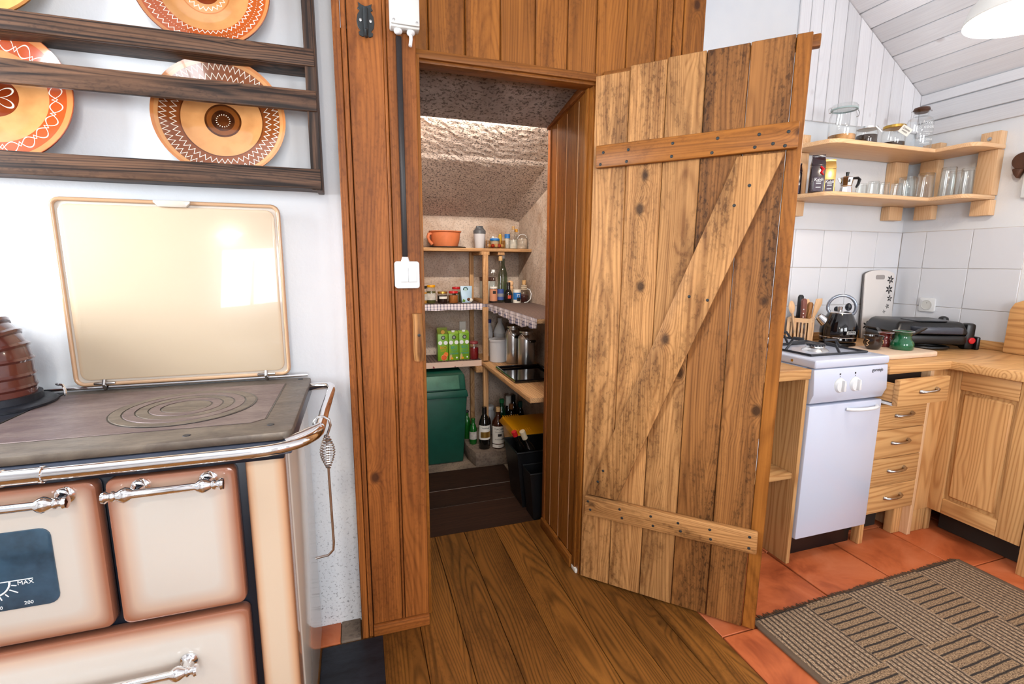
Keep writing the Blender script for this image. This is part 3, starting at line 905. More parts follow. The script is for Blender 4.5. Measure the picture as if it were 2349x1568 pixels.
# doors and drawer
for nm_, a, b, c, d in (('oven_door', -1.06, -.508, .566, .888), ('fire_door', -.494, -.263, .566, .888), ('drawer', -1.06, -.261, .14, .552)):
    m = enamel_door(nm_ + '_enamel', b - a, d - c, (a + b) / 2, (c + d) / 2, .05)
    dd = part(nm_, G().prism(roundrect(a, b, c, d, .016), 1.103, 1.135, 'Y'), m, SV, .006, smooth=.6)
    if nm_ == 'oven_door':
        OD = dd
        gw = part('window', G().prism(roundrect(-.95, -.589, .645, .806, .018), 1.0995, 1.104, 'Y'), plain('smoked_oven_glass', srgb(50, 80, 102), .16, coat=.6, var=.5), dd, .0015)
        dl = .706
        gx = -.690
        part('dial_line', G().box(gx - .062, gx - .008, 1.0987, 1.0994, dl - .0008, dl + .0008), 'print', gw)
        part('dial_line', G().box(gx + .004, gx + .064, 1.0987, 1.0994, dl - .0008, dl + .0008), 'print', gw)
        pts = arc((gx, dl), .028, 182, 358, 18)
        part('dial_arc', G().tube([(p[0], 1.099, p[1]) for p in pts], .0017, 6), 'print', gw)
        part('dial_pin', G().lathe([(.0001, -.001), (.005, 0), (.005, .002)], 12, (gx, 1.099, dl), 'Y'), 'black', gw)
        for q, a_ in enumerate((200, 216, 234, 252, 270, 288, 306, 326, 344)):
            t = math.radians(a_)
            l2 = .046 if q % 3 == 1 else .039
            part('dial_tick', G().tube([(gx + .031 * math.cos(t), 1.099, dl + .031 * math.sin(t)), (gx + l2 * math.cos(t), 1.099, dl + l2 * math.sin(t))], .0011, 5), 'print', gw)
        text('MAX', .012, 'print', gw, (gx + .052, 1.0988, dl - .0065))
        text('150', .010, 'print', gw, (gx + .004, 1.0988, dl - .053))
        text('200', .010, 'print', gw, (gx + .052, 1.0988, dl - .05))


def bar_handle(par, xa, xb, z, posts):
    y = 1.066
    L = xb - xa
    kn = [(.0001, 0), (.011, .001), (.0125, .006), (.008, .011), (.0075, .014), (.0105, .017), (.0105, .020), (.008, .023), (.0135, .032), (.0155, .038), (.0135, .045), (.0085, .051)]
    prof = kn + [(r, L - t) for r, t in kn[::-1]]
    h = part('handle', G().lathe(prof, 20, (xa, y, z), 'X'), 'steel', par, smooth=.7)
    for x in posts:
        part('handle_post', G().lathe([(.017, 1.1035), (.017, 1.099), (.012, 1.096), (.0085, 1.09), (.007, 1.075), (.0075, 1.062)][::-1], 16, (x, 0, z), 'Y'), 'steel', h, smooth=.6)
    return h


bar_handle(OD, -1.02, -.536, .868, (-.97, -.556))
bar_handle([c for c in SV.children if c.name == 'fire_door'][0], -.484, -.275, .868, (-.432, -.312))
bar_handle([c for c in SV.children if c.name == 'drawer'][0], -.98, -.358, .455, (-.93, -.384))
# chrome guard rail around the top
rp = [(X0, 1.062, .929), (-.6, 1.062, .929), (-.24, 1.062, .929)]
rp += [(-.21 + .115 * math.sin(math.radians(t)), 1.062 + .115 - .115 * math.cos(math.radians(t)), .930) for t in range(0, 91, 10)]
rp += [(-.092, 1.3, .933), (-.084, 1.50, .936), (-.083, 1.54, .936), (-.09, 1.565, .936), (-.105, 1.578, .935), (-.152, 1.595, .93)]
rl = part('guard_rail', G().tube(rp, [.0122] * len(rp), 14), 'steel', SV, smooth=.8)
part('rail_bracket', G().tube([(-.165, 1.118, .925), (-.13, 1.14, .929), (-.095, 1.168, .935)], [.011, .012, .012], 10), 'steel', rl, smooth=.8)
part('rail_sleeve', G().lathe([(.0122, -.03), (.0142, -.028), (.0142, .028), (.0122, .03)], 16, (-.595, 1.062, .929), 'X'), 'steel', rl, smooth=.5)
for x in (-.565, -.625):
    part('rail_ring', G().lathe([(.0142, -.003), (.016, -.002), (.016, .002), (.0142, .003)], 16, (x, 1.062, .929), 'X'), 'steel', rl, smooth=.5)
part('lid_stay', G().tube([(-.80, 1.63, .975), (-.79, 1.60, .985), (-.77, 1.585, .985), (-.764, 1.58, .972), (-.764, 1.58, .953)], .0035, 6), 'steel', SV, smooth=.8)
# flue elbow into the wall
FP = thing('flue_elbow', 'dark red-brown enamelled flue elbow rising from the stove top', 'flue pipe', (-.893, 1.53, .9515), world=True)
fx, fy = -.893, 1.53
part('base_ring', G().lathe([(.125, .9517), (.125, .957), (.118, .961), (.098, .963), (.097, .98)], 32, (fx, fy, 0)), 'sheet', FP, smooth=.5)
ZS, RB = 1.07, .062
pts = [(fx, fy, .962), (fx, fy, ZS)]
rad = [.088, .088]
for k in range(6):
    for t in (k * 15 + 1.5, k * 15 + 13.5):
        pts.append((fx - RB + RB * math.cos(math.radians(t)) - .02 * math.sin(math.radians(t)), fy + .02 * math.sin(math.radians(t)), ZS + RB * math.sin(math.radians(t))))
        rad.append(.088)
pts.append((fx - .5, fy + .02, ZS + RB))
rad.append(.088)
part('elbow', G().tube(pts, rad, 28), 'pipe', FP, smooth=.35)
for k in range(6):
    t = math.radians(k * 15)
    c = Vector((fx - RB + RB * math.cos(t), fy, ZS + RB * math.sin(t)))
    tang = Vector((-math.sin(t), 0, math.cos(t)))
    part('seam_ridge', G().tube([c - tang * .006, c, c + tang * .006], [.0885, .0925, .0885], 28), 'pipe', FP, smooth=.6)
for z in (1.0, 1.03):
    part('seam_ridge', G().tube([(fx, fy, z - .006), (fx, fy, z), (fx, fy, z + .006)], [.0885, .0915, .0885], 28), 'pipe', FP, smooth=.6)

# fire poker hanging from the rail
PK = thing('fire_poker', 'thin steel poker with coiled wire grip hanging on the stove rail', 'poker', (-.089, 1.20, .94), world=True)
px_, py_ = -.083, 1.20
hook = [(px_ - .027, py_ - .002, 0.9250), (px_ - .027, py_, 0.9410), (px_ - .018, py_, 0.9510), (px_ - .004, py_, 0.9515), (px_ + .0075, py_, 0.9430), (px_ + .010, py_, 0.9280), (px_ + .004, py_, 0.9110), (px_, py_, 0.8980)]
part('rod', G().tube(hook + [(px_, py_, .8), (px_ + .002, py_, .62), (px_, py_, .60), (px_ - .012, py_, .588), (px_ - .042, py_, .585)], .003, 8), 'satin', PK, smooth=.8)
coil = []
for i in range(13 * 12 + 1):
    t = i / (13 * 12)
    r = .0045 + .0125 * math.sin(PI * t) ** 1.2
    a_ = i * 2 * PI / 12
    coil.append((px_ + r * math.cos(a_), py_ + r * math.sin(a_), .905 - .085 * t))
part('coil_grip', G().tube(coil, .0016, 5), 'satin', PK, smooth=.8)

# hearth plate and the strip of tiles at the wall foot
tag(part('hearth_plate', G().prism([(-.164, .75), (.032, .75), (.038, 1.592), (-.164, 1.592)], .0005, .004), 'sheet', None, .001, seg=1), 'scratched black steel sheet on the floor beside the stove', 'floor plate')
HB = struct('trim_5', 'strip of broken tile and brick at the foot of the wall', (-.12, 1.65, 0))
part('brick', G().box(-.2, -.105, 1.60, 1.70, -.01, .006), 'floortile', HB, .002)
part('brick', G().box(-.103, -.036, 1.60, 1.70, -.01, .008), 'concrete', HB, .003)

# ------------------------------------------------------------------ plate rack
RK = thing('plate_rack', 'dark stained wooden plate rack hung on the white wall', 'plate rack', (-.6, 1.65, 1.53), world=True)
RX = -1.22
part('side_panel', G().box(-.099, -.081, 1.617, YW, 1.53, 2.42), 'rackZ', RK, .002)
part('stile', G().box(-.111, -.081, 1.5985, 1.6165, 1.53, 2.42), 'rackZ', RK, .002)
part('side_panel', G().box(RX, RX + .018, 1.617, YW, 1.53, 2.42), 'rackZ', RK, .002)
part('stile', G().box(RX, RX + .03, 1.5985, 1.6165, 1.53, 2.42), 'rackZ', RK, .002)
for nm_, z0, z1, y0 in (('front_lip', 1.533, 1.590, 1.594), ('guard_rail', 1.750, 1.806, 1.592), ('front_lip', 1.872, 1.919, 1.594), ('guard_rail', 2.10, 2.155, 1.592), ('front_lip', 2.23, 2.285, 1.594)):
    part(nm_, G().box(RX, -.084, y0, y0 + .016, z0, z1), 'rackX', RK, .002)
for z in (1.536, 1.874, 2.232):
    part('shelf_board', G().box(RX + .019, -.1, 1.6175, YW, z, z + .016), 'rackX', RK, .001)
part('top_board', G().box(RX, -.08, 1.60, YW, 2.42, 2.44), 'rackX', RK, .002)


def deco_plate(label, x, zb, R, m, tilt=10, spin=0, deep=.035):
    t = math.radians(90 - tilt)
    y = 1.644 + R * math.sin(math.radians(tilt)) + .004
    z = zb + R * math.cos(math.radians(tilt)) + .001
    o = thing('decorated_plate', label, 'plate', (x, y, z), group='painted plates in the wall rack')
    prof = [(.0001, .004), (R * .45, .004), (R * .55, .008), (R * .8, deep * .62), (R * .985, deep), (R, deep + .001), (R, deep - .003), (R * .78, deep * .45 - .004), (R * .5, 0), (.0001, 0)]
    p = part('dish', G().lathe(prof, 72, cap=False), m, o, smooth=.6)
    p.rotation_euler = (t, 0, 0)
    p.rotation_euler.rotate_axis('Z', spin)
    part('foot_ring', G().lathe([(R * .4, 0), (R * .4, -.006), (R * .37, -.006), (R * .37, 0)], 40, cap=False), 'terra', p)
    return o


CREAMY, ORNG, BRN, RUST = (208, 148, 92), (206, 126, 70), (74, 36, 14), (178, 82, 34)
pmA = plate_mat('zigzag_plate_glaze', [(0, BRN), (.10, (52, 24, 10)), (.17, (120, 66, 26)), (.24, (70, 34, 12)), (.27, CREAMY), (.6, (96, 48, 20)), (.62, (126, 66, 30)), (.88, CREAMY), (.93, (200, 128, 74)), (.985, (92, 40, 20))], .174,
                [(.83, .045, 62, .0105), (.70, .042, 50, .0105)], [(.10, 9, .012)])
pmB = plate_mat('scalloped_plate_glaze', [(0, (120, 44, 16)), (.27, (104, 40, 14)), (.28, CREAMY), (.66, (186, 76, 32)), (.9, (200, 128, 74)), (.985, (150, 66, 34))], .182,
                [(.77, .075, -22, .010), (.72, -.05, -22, .009), (.15, .09, -6, .016)])
pmC = plate_mat('rust_plate_glaze', [(0, (120, 44, 16)), (.2, CREAMY), (.34, (196, 118, 62)), (.36, CREAMY), (.66, RUST), (.93, (200, 128, 74)), (.985, (120, 52, 26))], .168,
                [(.87, .03, 60, .010), (.7, .03, 56, .010), (.28, .03, 22, .010)], [(.79, 64, .009)])
pmD = plate_mat('yellow_plate_glaze', [(0, (220, 206, 140)), (.5, (222, 178, 106)), (.72, (60, 36, 20)), (.76, (224, 176, 108)), (.985, (160, 110, 60))], .16, [(.5, .1, 9, .05)], None, (228, 218, 160))
deco_plate('brown plate with white zigzag rows and dark centre, under the guard rail', -.345, 1.552, .17, pmA, 9)
deco_plate('rust-rimmed plate with white scallops, cut by the left edge', -.865, 1.552, .182, pmB, 9)
deco_plate('orange plate with zigzags and dots on the upper rack shelf', -.362, 1.89, .168, pmC, 9)
deco_plate('yellow plate with pale petals at the upper left corner', -.868, 1.89, .168, pmD, 9)

# ------------------------------------------------------------------ fittings on the boxed panel
YP = 1.604
IH = thing('iron_hook', 'black wrought-iron hook with curled ends high on the stained panel', 'hook', (.062, YP, 2.01), world=True)
bp = []
for zs in (1,):
    pass
pl = [(.062, 2.055), (.052, 2.058), (.042, 2.064), (.0445, 2.054), (.040, 2.046), (.047, 2.042), (.0395, 2.03), (.037, 2.013), (.0395, 1.998), (.047, 1.988), (.0415, 1.984), (.043, 1.976), (.052, 1.972), (.062, 1.976)]
poly = pl + [(.124 - x, z) for x, z in pl[::-1][1:-1]]
part('back_plate', G().prism(poly, YP - .004, YP - .0005, 'Y'), 'iron', IH, .0008, seg=1)
part('hook_arm', G().tube([(.062, YP - .008, 2.048), (.062, YP - .01, 2.02), (.062, YP - .012, 1.99), (.062, YP - .02, 1.968), (.062, YP - .034, 1.966), (.062, YP - .044, 1.978)], [.0075, .0075, .007, .006, .005, .004], 8), 'iron', IH, smooth=.8)
for x in (.048, .076):
    part('screw', G().lathe([(.0001, -.003), (.004, -.002), (.0045, 0)], 10, (x, YP - .004, 2.016), 'Y'), 'satin', IH)
JB = thing('junction_box', 'pale grey electrical junction box at the top of the panel', 'junction box', (.172, YP, 2.0), world=True)
part('box_base', G().box(.130, .215, YP - .038, YP - .0005, 1.998, 2.10), 'greypl', JB, .005)
part('box_cover', G().box(.131, .214, YP - .046, YP - .038, 2.004, 2.099), 'greypl', JB, .003)
for x in (.139, .206):
    part('screw', G().lathe([(.0001, -.0015), (.0035, -.001), (.0038, 0)], 10, (x, YP - .046, 2.013), 'Y'), 'satin', JB)
for x in (.153, .190):
    part('cable_gland', G().lathe([(.0115, 1.9975), (.0125, 1.992), (.0105, 1.988), (.006, 1.985)], 16, (x, YP - .022, 0)), 'whitepl', JB, smooth=.6)
part('cable_stub', G().tube([(.190, YP - .022, 1.988), (.190, YP - .024, 1.975), (.187, YP - .026, 1.955)], .0052, 10), 'whitepl', JB, smooth=.8)
CD = tag(part('cable_conduit', G().box(.1465, .1635, YP - .0175, YP - .0005, 1.337, 1.984), 'conduit', None, .003), 'dark brown vertical cable conduit between junction box and switch', 'conduit')
SW = thing('light_switch', 'white surface-mounted double light switch on the panel', 'light switch', (.159, YP, 1.279), world=True)
part('housing', G().prism(roundrect(.121, .197, 1.237, 1.322, .008), YP - .036, YP - .0005, 'Y'), 'whitepl', SW, .004)
part('collar', G().lathe([(.013, 1.321), (.013, 1.326), (.0115, 1.327), (.0115, 1.331), (.010, 1.332), (.010, 1.336)], 18, (.155, YP - .014, 0)), 'whitepl', SW, smooth=.4)
part('rocker_frame', G().box(.1345, .1885, YP - .0372, YP - .036, 1.2565, 1.3035), 'grout', SW)
for a, b in ((.1355, .161), (.162, .1875)):
    part('rocker', G().box(a, b, YP - .0405, YP - .037, 1.2575, 1.3025), 'whitepl', SW, .001, seg=1)
for x, z in ((.1865, 1.311), (.1375, 1.248)):
    part('screw', G().lathe([(.0001, -.001), (.0035, -.001), (.004, 0)], 10, (x, YP - .036, z), 'Y'), 'satin', SW)
LH = thing('door_latch', 'worn round log turn-latch nailed beside the doorway', 'latch', (.19, YP, 1.07), world=True)
part('log', G().tube([(.189, YP - .019, 1.154), (.1895, YP - .019, 1.13), (.19, YP - .02, 1.08), (.191, YP - .02, 1.03), (.1915, YP - .019, .998)], [.017, .0165, .0175, .0185, .017], 14), 'logZ', LH, smooth=.6)
part('pivot_nail', G().lathe([(.0001, -.0405), (.005, -.0395), (.005, 0)], 10, (.19, YP, 1.085), 'Y'), 'iron', LH)


# ------------------------------------------------------------------ pantry shelving
PS = thing('pantry_shelves', 'raw timber corner shelving in the pantry', 'shelving', (.8, 3.2, 0), world=True)
part('shelf', G().box(.21, 1.149, 3.12, 3.398, 1.392, 1.413), 'pantryX', PS, .002)
part('shelf', G().box(.21, .834, 3.125, 3.398, 1.028, 1.048), 'pantryX', PS, .002)
part('shelf', G().box(.834, 1.149, 2.17, 3.398, 1.028, 1.048), 'pantryY', PS, .002)
part('shelf', G().box(.21, .795, 3.118, 3.398, .626, .664), 'pantryX', PS, .002)
part('shelf', G().prism([(.795, 3.398), (.795, 2.93), (.80, 2.17), (1.149, 2.17), (1.149, 3.398)], .630, .656), 'pantryY', PS, .002)
for y0, y1, z0, z1 in ((3.085, 3.1175, .095, .625), (3.085, 3.1175, .665, 1.027), (3.085, 3.1175, 1.05, 1.391)):
    part('post', G().box(.80, .835, y0, y1, z0, z1), 'pantryZ', PS, .003)
for z0, z1 in ((.095, .625), (.665, 1.027), (1.05, 1.391)):
    part('post', G().box(.775, .805, 3.37, 3.398, z0, z1), 'pantryZ', PS, .003)
for x in (.80, .915):
    part('bearer', G().box(x - (.01 if x < .9 else 0), x + .045, 3.09 if x < .9 else 3.13, 3.395, 1.369, 1.391), 'pantryY', PS, .002)
part('bearer', G().box(.80, .835, 3.13, 3.37, 1.05, 1.072), 'pantryY', PS, .002)
part('bearer', G().box(.75, .796, 3.09, 3.395, .585, .625), 'pantryY', PS, .002)
part('wall_batten', G().box(.70, .745, 3.385, 3.399, .67, .90), 'paper', PS)
# striped cloths with checked hems
SCL = thing('shelf_cloth', 'brown striped shelf cloth with blue checked hem, left run of the middle shelf', 'cloth', (.5, 3.2, 1.049), world=True, group='checked cloths on the middle pantry shelf')
part('cloth_top', G().box(.21, .832, 3.12, 3.396, 1.0485, 1.0505), 'stripe', SCL)
n = 40
vs, fs = [], []
for i in range(n + 1):
    x = .21 + (.834 - .21) * i / n
    w = .003 * math.sin(i * 1.7)
    vs += [(x, 3.119 + w * .3, 1.0505), (x, 3.117 + w, 1.010 + .002 * math.sin(i * .6)), (x, 3.1205 + w, 1.010 + .002 * math.sin(i * .6)), (x, 3.1225 + w * .3, 1.0505)]
for i in range(n):
    for j in range(4):
        fs.append((i * 4 + j, i * 4 + (j + 1) % 4, (i + 1) * 4 + (j + 1) % 4, (i + 1) * 4 + j))
part('hem', G().add(vs, fs), 'check', SCL, smooth=.8)
SCL = thing('shelf_cloth', 'striped shelf cloth with sagging checked hem, right run of the middle shelf', 'cloth', (.95, 2.7, 1.049), world=True, group='checked cloths on the middle pantry shelf')
part('cloth_top', G().box(.835, 1.148, 2.175, 3.396, 1.0485, 1.0505), 'stripe', SCL)
vs, fs = [], []
n = 60
for i in range(n + 1):
    y = 2.175 + (3.118 - 2.175) * i / n
    w = .006 * math.sin(i * .9)
    dz = 1.006 - .022 * max(0, math.sin((y - 2.2) * 5.5)) - .006 * math.sin(i * .55)
    vs += [(.8335, y, 1.0505), (.829 + w, y, dz), (.8325 + w, y, dz), (.8370, y, 1.0505)]
for i in range(n):
    for j in range(4):
        fs.append((i * 4 + j, i * 4 + (j + 1) % 4, (i + 1) * 4 + (j + 1) % 4, (i + 1) * 4 + j))
part('hem', G().add(vs, fs), 'check', SCL, smooth=.8)
FC = thing('shelf_liner', 'floral paper liner on the lower left pantry shelf', 'shelf liner', (.5, 3.2, .665), world=True)
part('liner_top', G().box(.21, .794, 3.117, 3.397, .6645, .666), 'stripe', FC)
part('liner_front', G().box(.21, .794, 3.1145, 3.1175, .627, .666), 'floral', FC)


def lob(name, label, cat, loc, parts, rz=0, group=None, n=24):
    """a turned thing: each entry is (part name, profile, material[, parent index])"""
    t = thing(name, label, cat, loc, rz, group)
    made = []
    for p in parts:
        par = t if len(p) < 4 else made[p[3]]
        made.append(part(p[0], G().lathe(p[1], n), p[2], par, smooth=.7))
    return t, made


def jar(label, x, y, z, r, h, fill, lidm, glass=True, name='jam_jar', labelm=None, group='preserve jars in the pantry'):
    lh = min(.016, h * .18)
    body = [(r * .9, 0), (r, r * .15), (r, h * .72), (r * .8, h - lh * 1.1), (r * .8, h - lh * .6)]
    ps = [('contents', [(r * .86, .002), (r * .93, r * .2), (r * .93, h * .66), (.0001, h * .66)], fill), ('jar_glass', body, 'glass'), ('lid', [(r * .86, h - lh), (r * .9, h - lh * .9), (r * .9, h - .002), (r * .86, h), (.0001, h)], lidm)]
    t, m = lob(name, label, 'jar', (x, y, z), ps, group=group)
    if labelm:
        part('label', G().lathe([(r * 1.012, h * .2), (r * 1.012, h * .56)], 14, a0=-PI * .86, a1=-PI * .14, cap=False), labelm, t)
    return t


def fillmat(n, c, **k):
    return plain(n, srgb(*c), .35, **k)


M_oliv, M_plum, M_must, M_redj, M_honey = fillmat('olive_contents', (86, 84, 40), var=.5), fillmat('dark_jam', (40, 18, 14)), fillmat('brown_chutney', (176, 104, 44), var=.3), fillmat('red_jam', (128, 16, 26)), fillmat('honey_contents', (206, 146, 60))
M_spec = plain('speckled_label', srgb(206, 200, 190), .7, var=.6)
# --- top shelf
z1 = 1.4135
lob('round_tray', 'dark round tray under the terracotta pot', 'tray', (.596, 3.25, z1), [('dish', [(.0001, 0), (.115, 0), (.125, .005), (.123, .009), (.113, .004), (.0001, .003)], 'conduit')])
pt, _ = lob('clay_pot', 'wide terracotta pot with a side handle on the top pantry shelf', 'pot', (.582, 3.25, z1 + .004), [('bowl', [(.07, 0), (.082, .006), (.096, .05), (.1, .095), (.108, .1), (.108, .106), (.1, .106), (.095, .098), (.09, .05), (.07, .008), (.0001, .008)], 'terra')])
part('handle', G().tube([(-.092, -.02, .088), (-.112, -.024, .084), (-.118, -.026, .064), (-.108, -.024, .04), (-.09, -.02, .02)], [.011, .011, .010, .010, .012], 10), 'terra', pt, smooth=.8)
sh, _ = lob('shaker_bottle', 'grey-lidded translucent shaker bottle beside the clay pot', 'bottle', (.815, 3.24, z1), [('cup', [(.030, 0), (.033, .004), (.04, .10), (.0405, .105), (.0001, .105)], 'frost'), ('lid', [(.042, .098), (.0425, .118), (.036, .124), (.028, .132), (.028, .138), (.0001, .138)], plain('grey_lid_plastic', srgb(92, 94, 98), .35))])
part('flip_cap', G().box(-.022, .022, -.012, .012, .134, .150), plain('dark_grey_plastic', srgb(70, 72, 76), .35), sh, .003)
BXT = thing('amber_box', 'amber see-through box of small things on the top pantry shelf', 'box', (.915, 3.23, z1))
part('tub', G().prism(roundrect(-.068, .068, -.05, .05, .012), .001, .004).add(*(lambda p: (p.v, p.f))(G().add([(x, y, z) for z in (.003, .055) for x, y in roundrect(-.068, .068, -.05, .05, .012)], [(i, (i + 1) % 20, 20 + (i + 1) % 20, 20 + i) for i in range(20)]))), 'amberbox', BXT, smooth=.6)
for k, (x, y, c) in enumerate(((-.04, -.02, (206, 178, 140)), (-.018, -.03, (180, 50, 40)), (.03, -.026, (196, 60, 44)), (.05, -.02, (210, 190, 160)), (.006, -.034, (220, 206, 184)))):
    tag(part('bulb_of_garlic', G().ball((.915 + x, 3.23 + y, z1 + .019), .0135, 10, 7), fillmat('packet_%d' % k, c), None, smooth=.8), ['pale bulb at the left in the amber box', 'red-skinned bulb left of centre in the amber box', 'red-skinned bulb right of centre in the amber box', 'pale bulb at the right in the amber box', 'cream bulb in the middle of the amber box'][k], 'vegetable', 'bulbs in the amber box')
bj, _ = lob('lidded_cup', 'clear cup with blue and white spouted lid in the amber box', 'cup', (.925, 3.25, z1 + .0045), [('cup', [(.026, 0), (.030, .05), (.0001, .05)], 'frost'), ('lid', [(.033, .048), (.034, .062), (.03, .066), (.0001, .066)], 'blue'), ('lid_top', [(.0295, .066), (.026, .070), (.0001, .070)], 'whitepl')])
part('spout', G().tube([(-.014, -.005, .068), (-.015, -.006, .080)], .007, 10), 'whitepl', bj, smooth=.8)


def bottle(name, label, loc, r, h, mat, neck=.0125, sh=.6, capm=None, cap_h=.02, labels=(), group=None, fill=None, rz=0, tilt=None, capr=1.15):
    t = thing(name, label, 'bottle', loc, rz, group)
    hb = h - cap_h * .6
    prof = [(r * .9, 0), (r, .006), (r, h * sh), (r * .93, h * (sh + .06)), (neck * 1.5, h * (sh + .19)), (neck, h * (sh + .24)), (neck, hb), (.0001, hb)]
    part('glass_body', G().lathe(prof, 28), mat, t, smooth=.6)
    if fill:
        part('contents', G().lathe([(r * .9, .004), (r * .95, .01), (r * .95, h * sh * fill[1]), (.0001, h * sh * fill[1])], 20), fill[0], t, smooth=.6)
    if capm:
        part('cap', G().lathe([(neck * capr, h - cap_h), (neck * capr, h - .002), (neck * capr * .9, h), (.0001, h)], 16), capm, t, smooth=.6)
    for lb in labels:
        z0, z1_, m = lb[:3]
        part('label', G().lathe([(r * 1.008, h * z0), (r * 1.008, h * z1_)], 18, a0=-PI * .93, a1=-PI * .07, cap=False), m, t, smooth=.6)
        for s, sz, zz, tm in lb[3:]:
            text(s, sz, tm, t, (0, 0, h * zz), bend=r * 1.016)
    if tilt:
        t.rotation_euler = tilt
    return t


M_wht = plain('white_contents', srgb(206, 200, 188), .7, var=.5)
bottle('spice_tube', 'slim glass tube with bright blue cap on the top pantry shelf', (1.006, 3.22, z1), .0165, .10, 'glass', .0165, .7, 'blue', .028, fill=(M_wht, 1.0), capr=1.2)
bottle('oil_bottle', 'slender bottle of yellow oil behind the blue-capped tube', (.975, 3.29, z1), .014, .105, plain('yellow_oil', srgb(206, 160, 40), .1, coat=.5), .008, .7, 'gold', .02)
bottle('corked_bottle', 'square-shouldered clear bottle of pale bits on the top pantry shelf', (1.056, 3.24, z1), .034, .155, 'glass', .0115, .55, 'cork', .024, fill=(M_wht, .7), capr=.95)
bottle('yellow_capped_bottle', 'slim clear bottle with yellow cap behind the corked one', (1.096, 3.30, z1), .017, .14, 'glass', .01, .6, 'yellow', .02, fill=(M_wht, .8))
WJ, _ = lob('shell_jar', 'open glass jar of white shells with wire loop at the shelf end', 'jar', (1.108, 3.20, z1), [('jar_glass', [(.035, 0), (.0375, .004), (.0375, .085), (.036, .087)], 'glass'), ('shells', [(.034, .003), (.035, .06), (.025, .07), (.0001, .068)], plain('white_shells', srgb(214, 196, 178), .7, var=.7, bump=1, bscale=90))])
part('wire_loop', G().tube([(-.036, 0, .07), (-.034, -.012, .082), (-.02, -.016, .096), (.0, -.016, .10), (.02, -.01, .092), (.034, -.004, .075)], .0022, 6), 'towel', WJ, smooth=.8)
tag(part('black_pan', G().lathe([(.0001, 0), (.075, 0), (.095, .03), (.092, .03), (.072, .004), (.0001, .004)], 32, (.326, 3.36, 1.512), 'Y'), 'iron', None, smooth=.6), 'black pan hung at the left jamb above the top shelf', 'pan')
part('hanging_loop', G().tube([(.326, 3.385, 1.60), (.326, 3.39, 1.615), (.326, 3.399, 1.618)], .006, 6), 'iron', bpy.data.objects['black_pan'])
# --- middle shelf
z2 = 1.051
jar('honey-coloured jar half hidden at the left end of the middle shelf', .418, 3.19, z2, .03, .115, M_honey, 'iron', labelm=M_spec)
jar('olive jar with yellow lid and speckled label', .472, 3.19, z2, .031, .122, M_oliv, 'yellow', labelm=M_spec)
dj_ = jar('squat dark jam jar with gold lid and white label', .547, 3.19, z2, .0355, .078, M_plum, 'gold')
part('label', G().lathe([(.0362, .031), (.0362, .047)], 14, a0=-PI * .75, a1=-PI * .25, cap=False), 'paper', dj_)
jar('squat jar of brown chutney with red lid', .619, 3.185, z2, .0345, .08, M_must, 'red')
jar('red-lidded jar standing behind the chutney', .655, 3.265, z2, .031, .104, M_oliv, 'red')
CP = thing('coconut_pouch', 'pale blue pouch with coconut picture on the middle shelf', 'pouch', (.712, 3.21, z2))
part('pouch_body', G().frustum((-.033, .033, -.022, .022, 0), (-.041, .041, -.004, .004, .112)), plain('pale_blue_foil', srgb(176, 206, 228), .35, var=.15), CP, .003)
yk = lambda z: -.022 + .018 * z / .112
part('round_logo', G().lathe([(.0001, -.001), (.017, -.001), (.017, .0006)], 20, (-.006, -.0075, .089), 'Y'), plain('dark_teal_print', srgb(30, 74, 78), .5), CP)
part('logo_centre', G().lathe([(.0001, -.0018), (.0105, -.0018), (.0105, 0)], 16, (-.006, -.0075, .089), 'Y'), plain('pale_teal_print', srgb(170, 200, 200), .5), CP)
part('coconut_shell', G().ball((.014, -.017, .022), .0125, 12, 8, .9), plain('coconut_brown', srgb(92, 54, 34), .7), CP, smooth=.8)
part('coconut_half', G().lathe([(.0001, -.004), (.0105, -.003), (.013, 0), (.0135, .006)], 16, (.028, -.024, .017), 'Y'), 'paper', CP, smooth=.8)
part('leaf', G().prism([(-.032, .008), (-.014, .006), (-.010, .018), (-.026, .026)], -.0235, -.0205, 'Y'), plain('leaf_green', srgb(96, 140, 50), .5), CP)
BN = thing('storage_tin', 'pale tin with dark brown lid behind the shelf post', 'tin', (.886, 3.30, z2))
part('tin_body', G().prism(roundrect(-.046, .046, -.045, .045, .01), 0, .142), plain('pale_green_tin', srgb(214, 220, 214), .4, var=.06), BN, .002)
part('lid', G().prism(roundrect(-.048, .048, -.047, .047, .01), .142, .168), plain('dark_brown_lid', srgb(76, 40, 30), .4), BN, .002)
M_or = plain('orange_label', srgb(208, 142, 108), .6)
M_bl = plain('blue_label', srgb(60, 84, 150), .6)
b = bottle('swing_top_bottle', 'swing-top bottle of dark drink with orange label', (.885, 3.145, z2), .0275, .222, 'glass', .0105, .52, 'whitepl', .018, labels=((.06, .42, M_or), (.44, .5, 'paper')), fill=(fillmat('dark_syrup', (48, 30, 30)), .95))
part('emblem', G().lathe([(.0282, .062), (.0282, .082)], 10, a0=-PI * .62, a1=-PI * .38, cap=False), 'ink', b)
part('wire_bail', G().tube([(-.013, 0, .18), (-.019, -.004, .186), (-.015, -.006, .20), (-.010, 0, .213), (.010, 0, .213), (.015, -.006, .20), (.019, -.004, .186), (.013, 0, .18)], .0013, 5), 'satin', b, smooth=.8)
b = bottle('tall_bottle', 'tallest slim clear bottle with cork and blue label', (.937, 3.15, z2), .0235, .312, 'glass', .011, .52, 'cork', .03, labels=((.06, .3, M_bl), (.13, .2, 'paper')), capr=1.2)
bottle('green_bottle', 'tall pale green bottle standing behind the tall clear one', (.99, 3.27, z2), .033, .318, 'greenglass', .0125, .55, 'whitepl', .02)
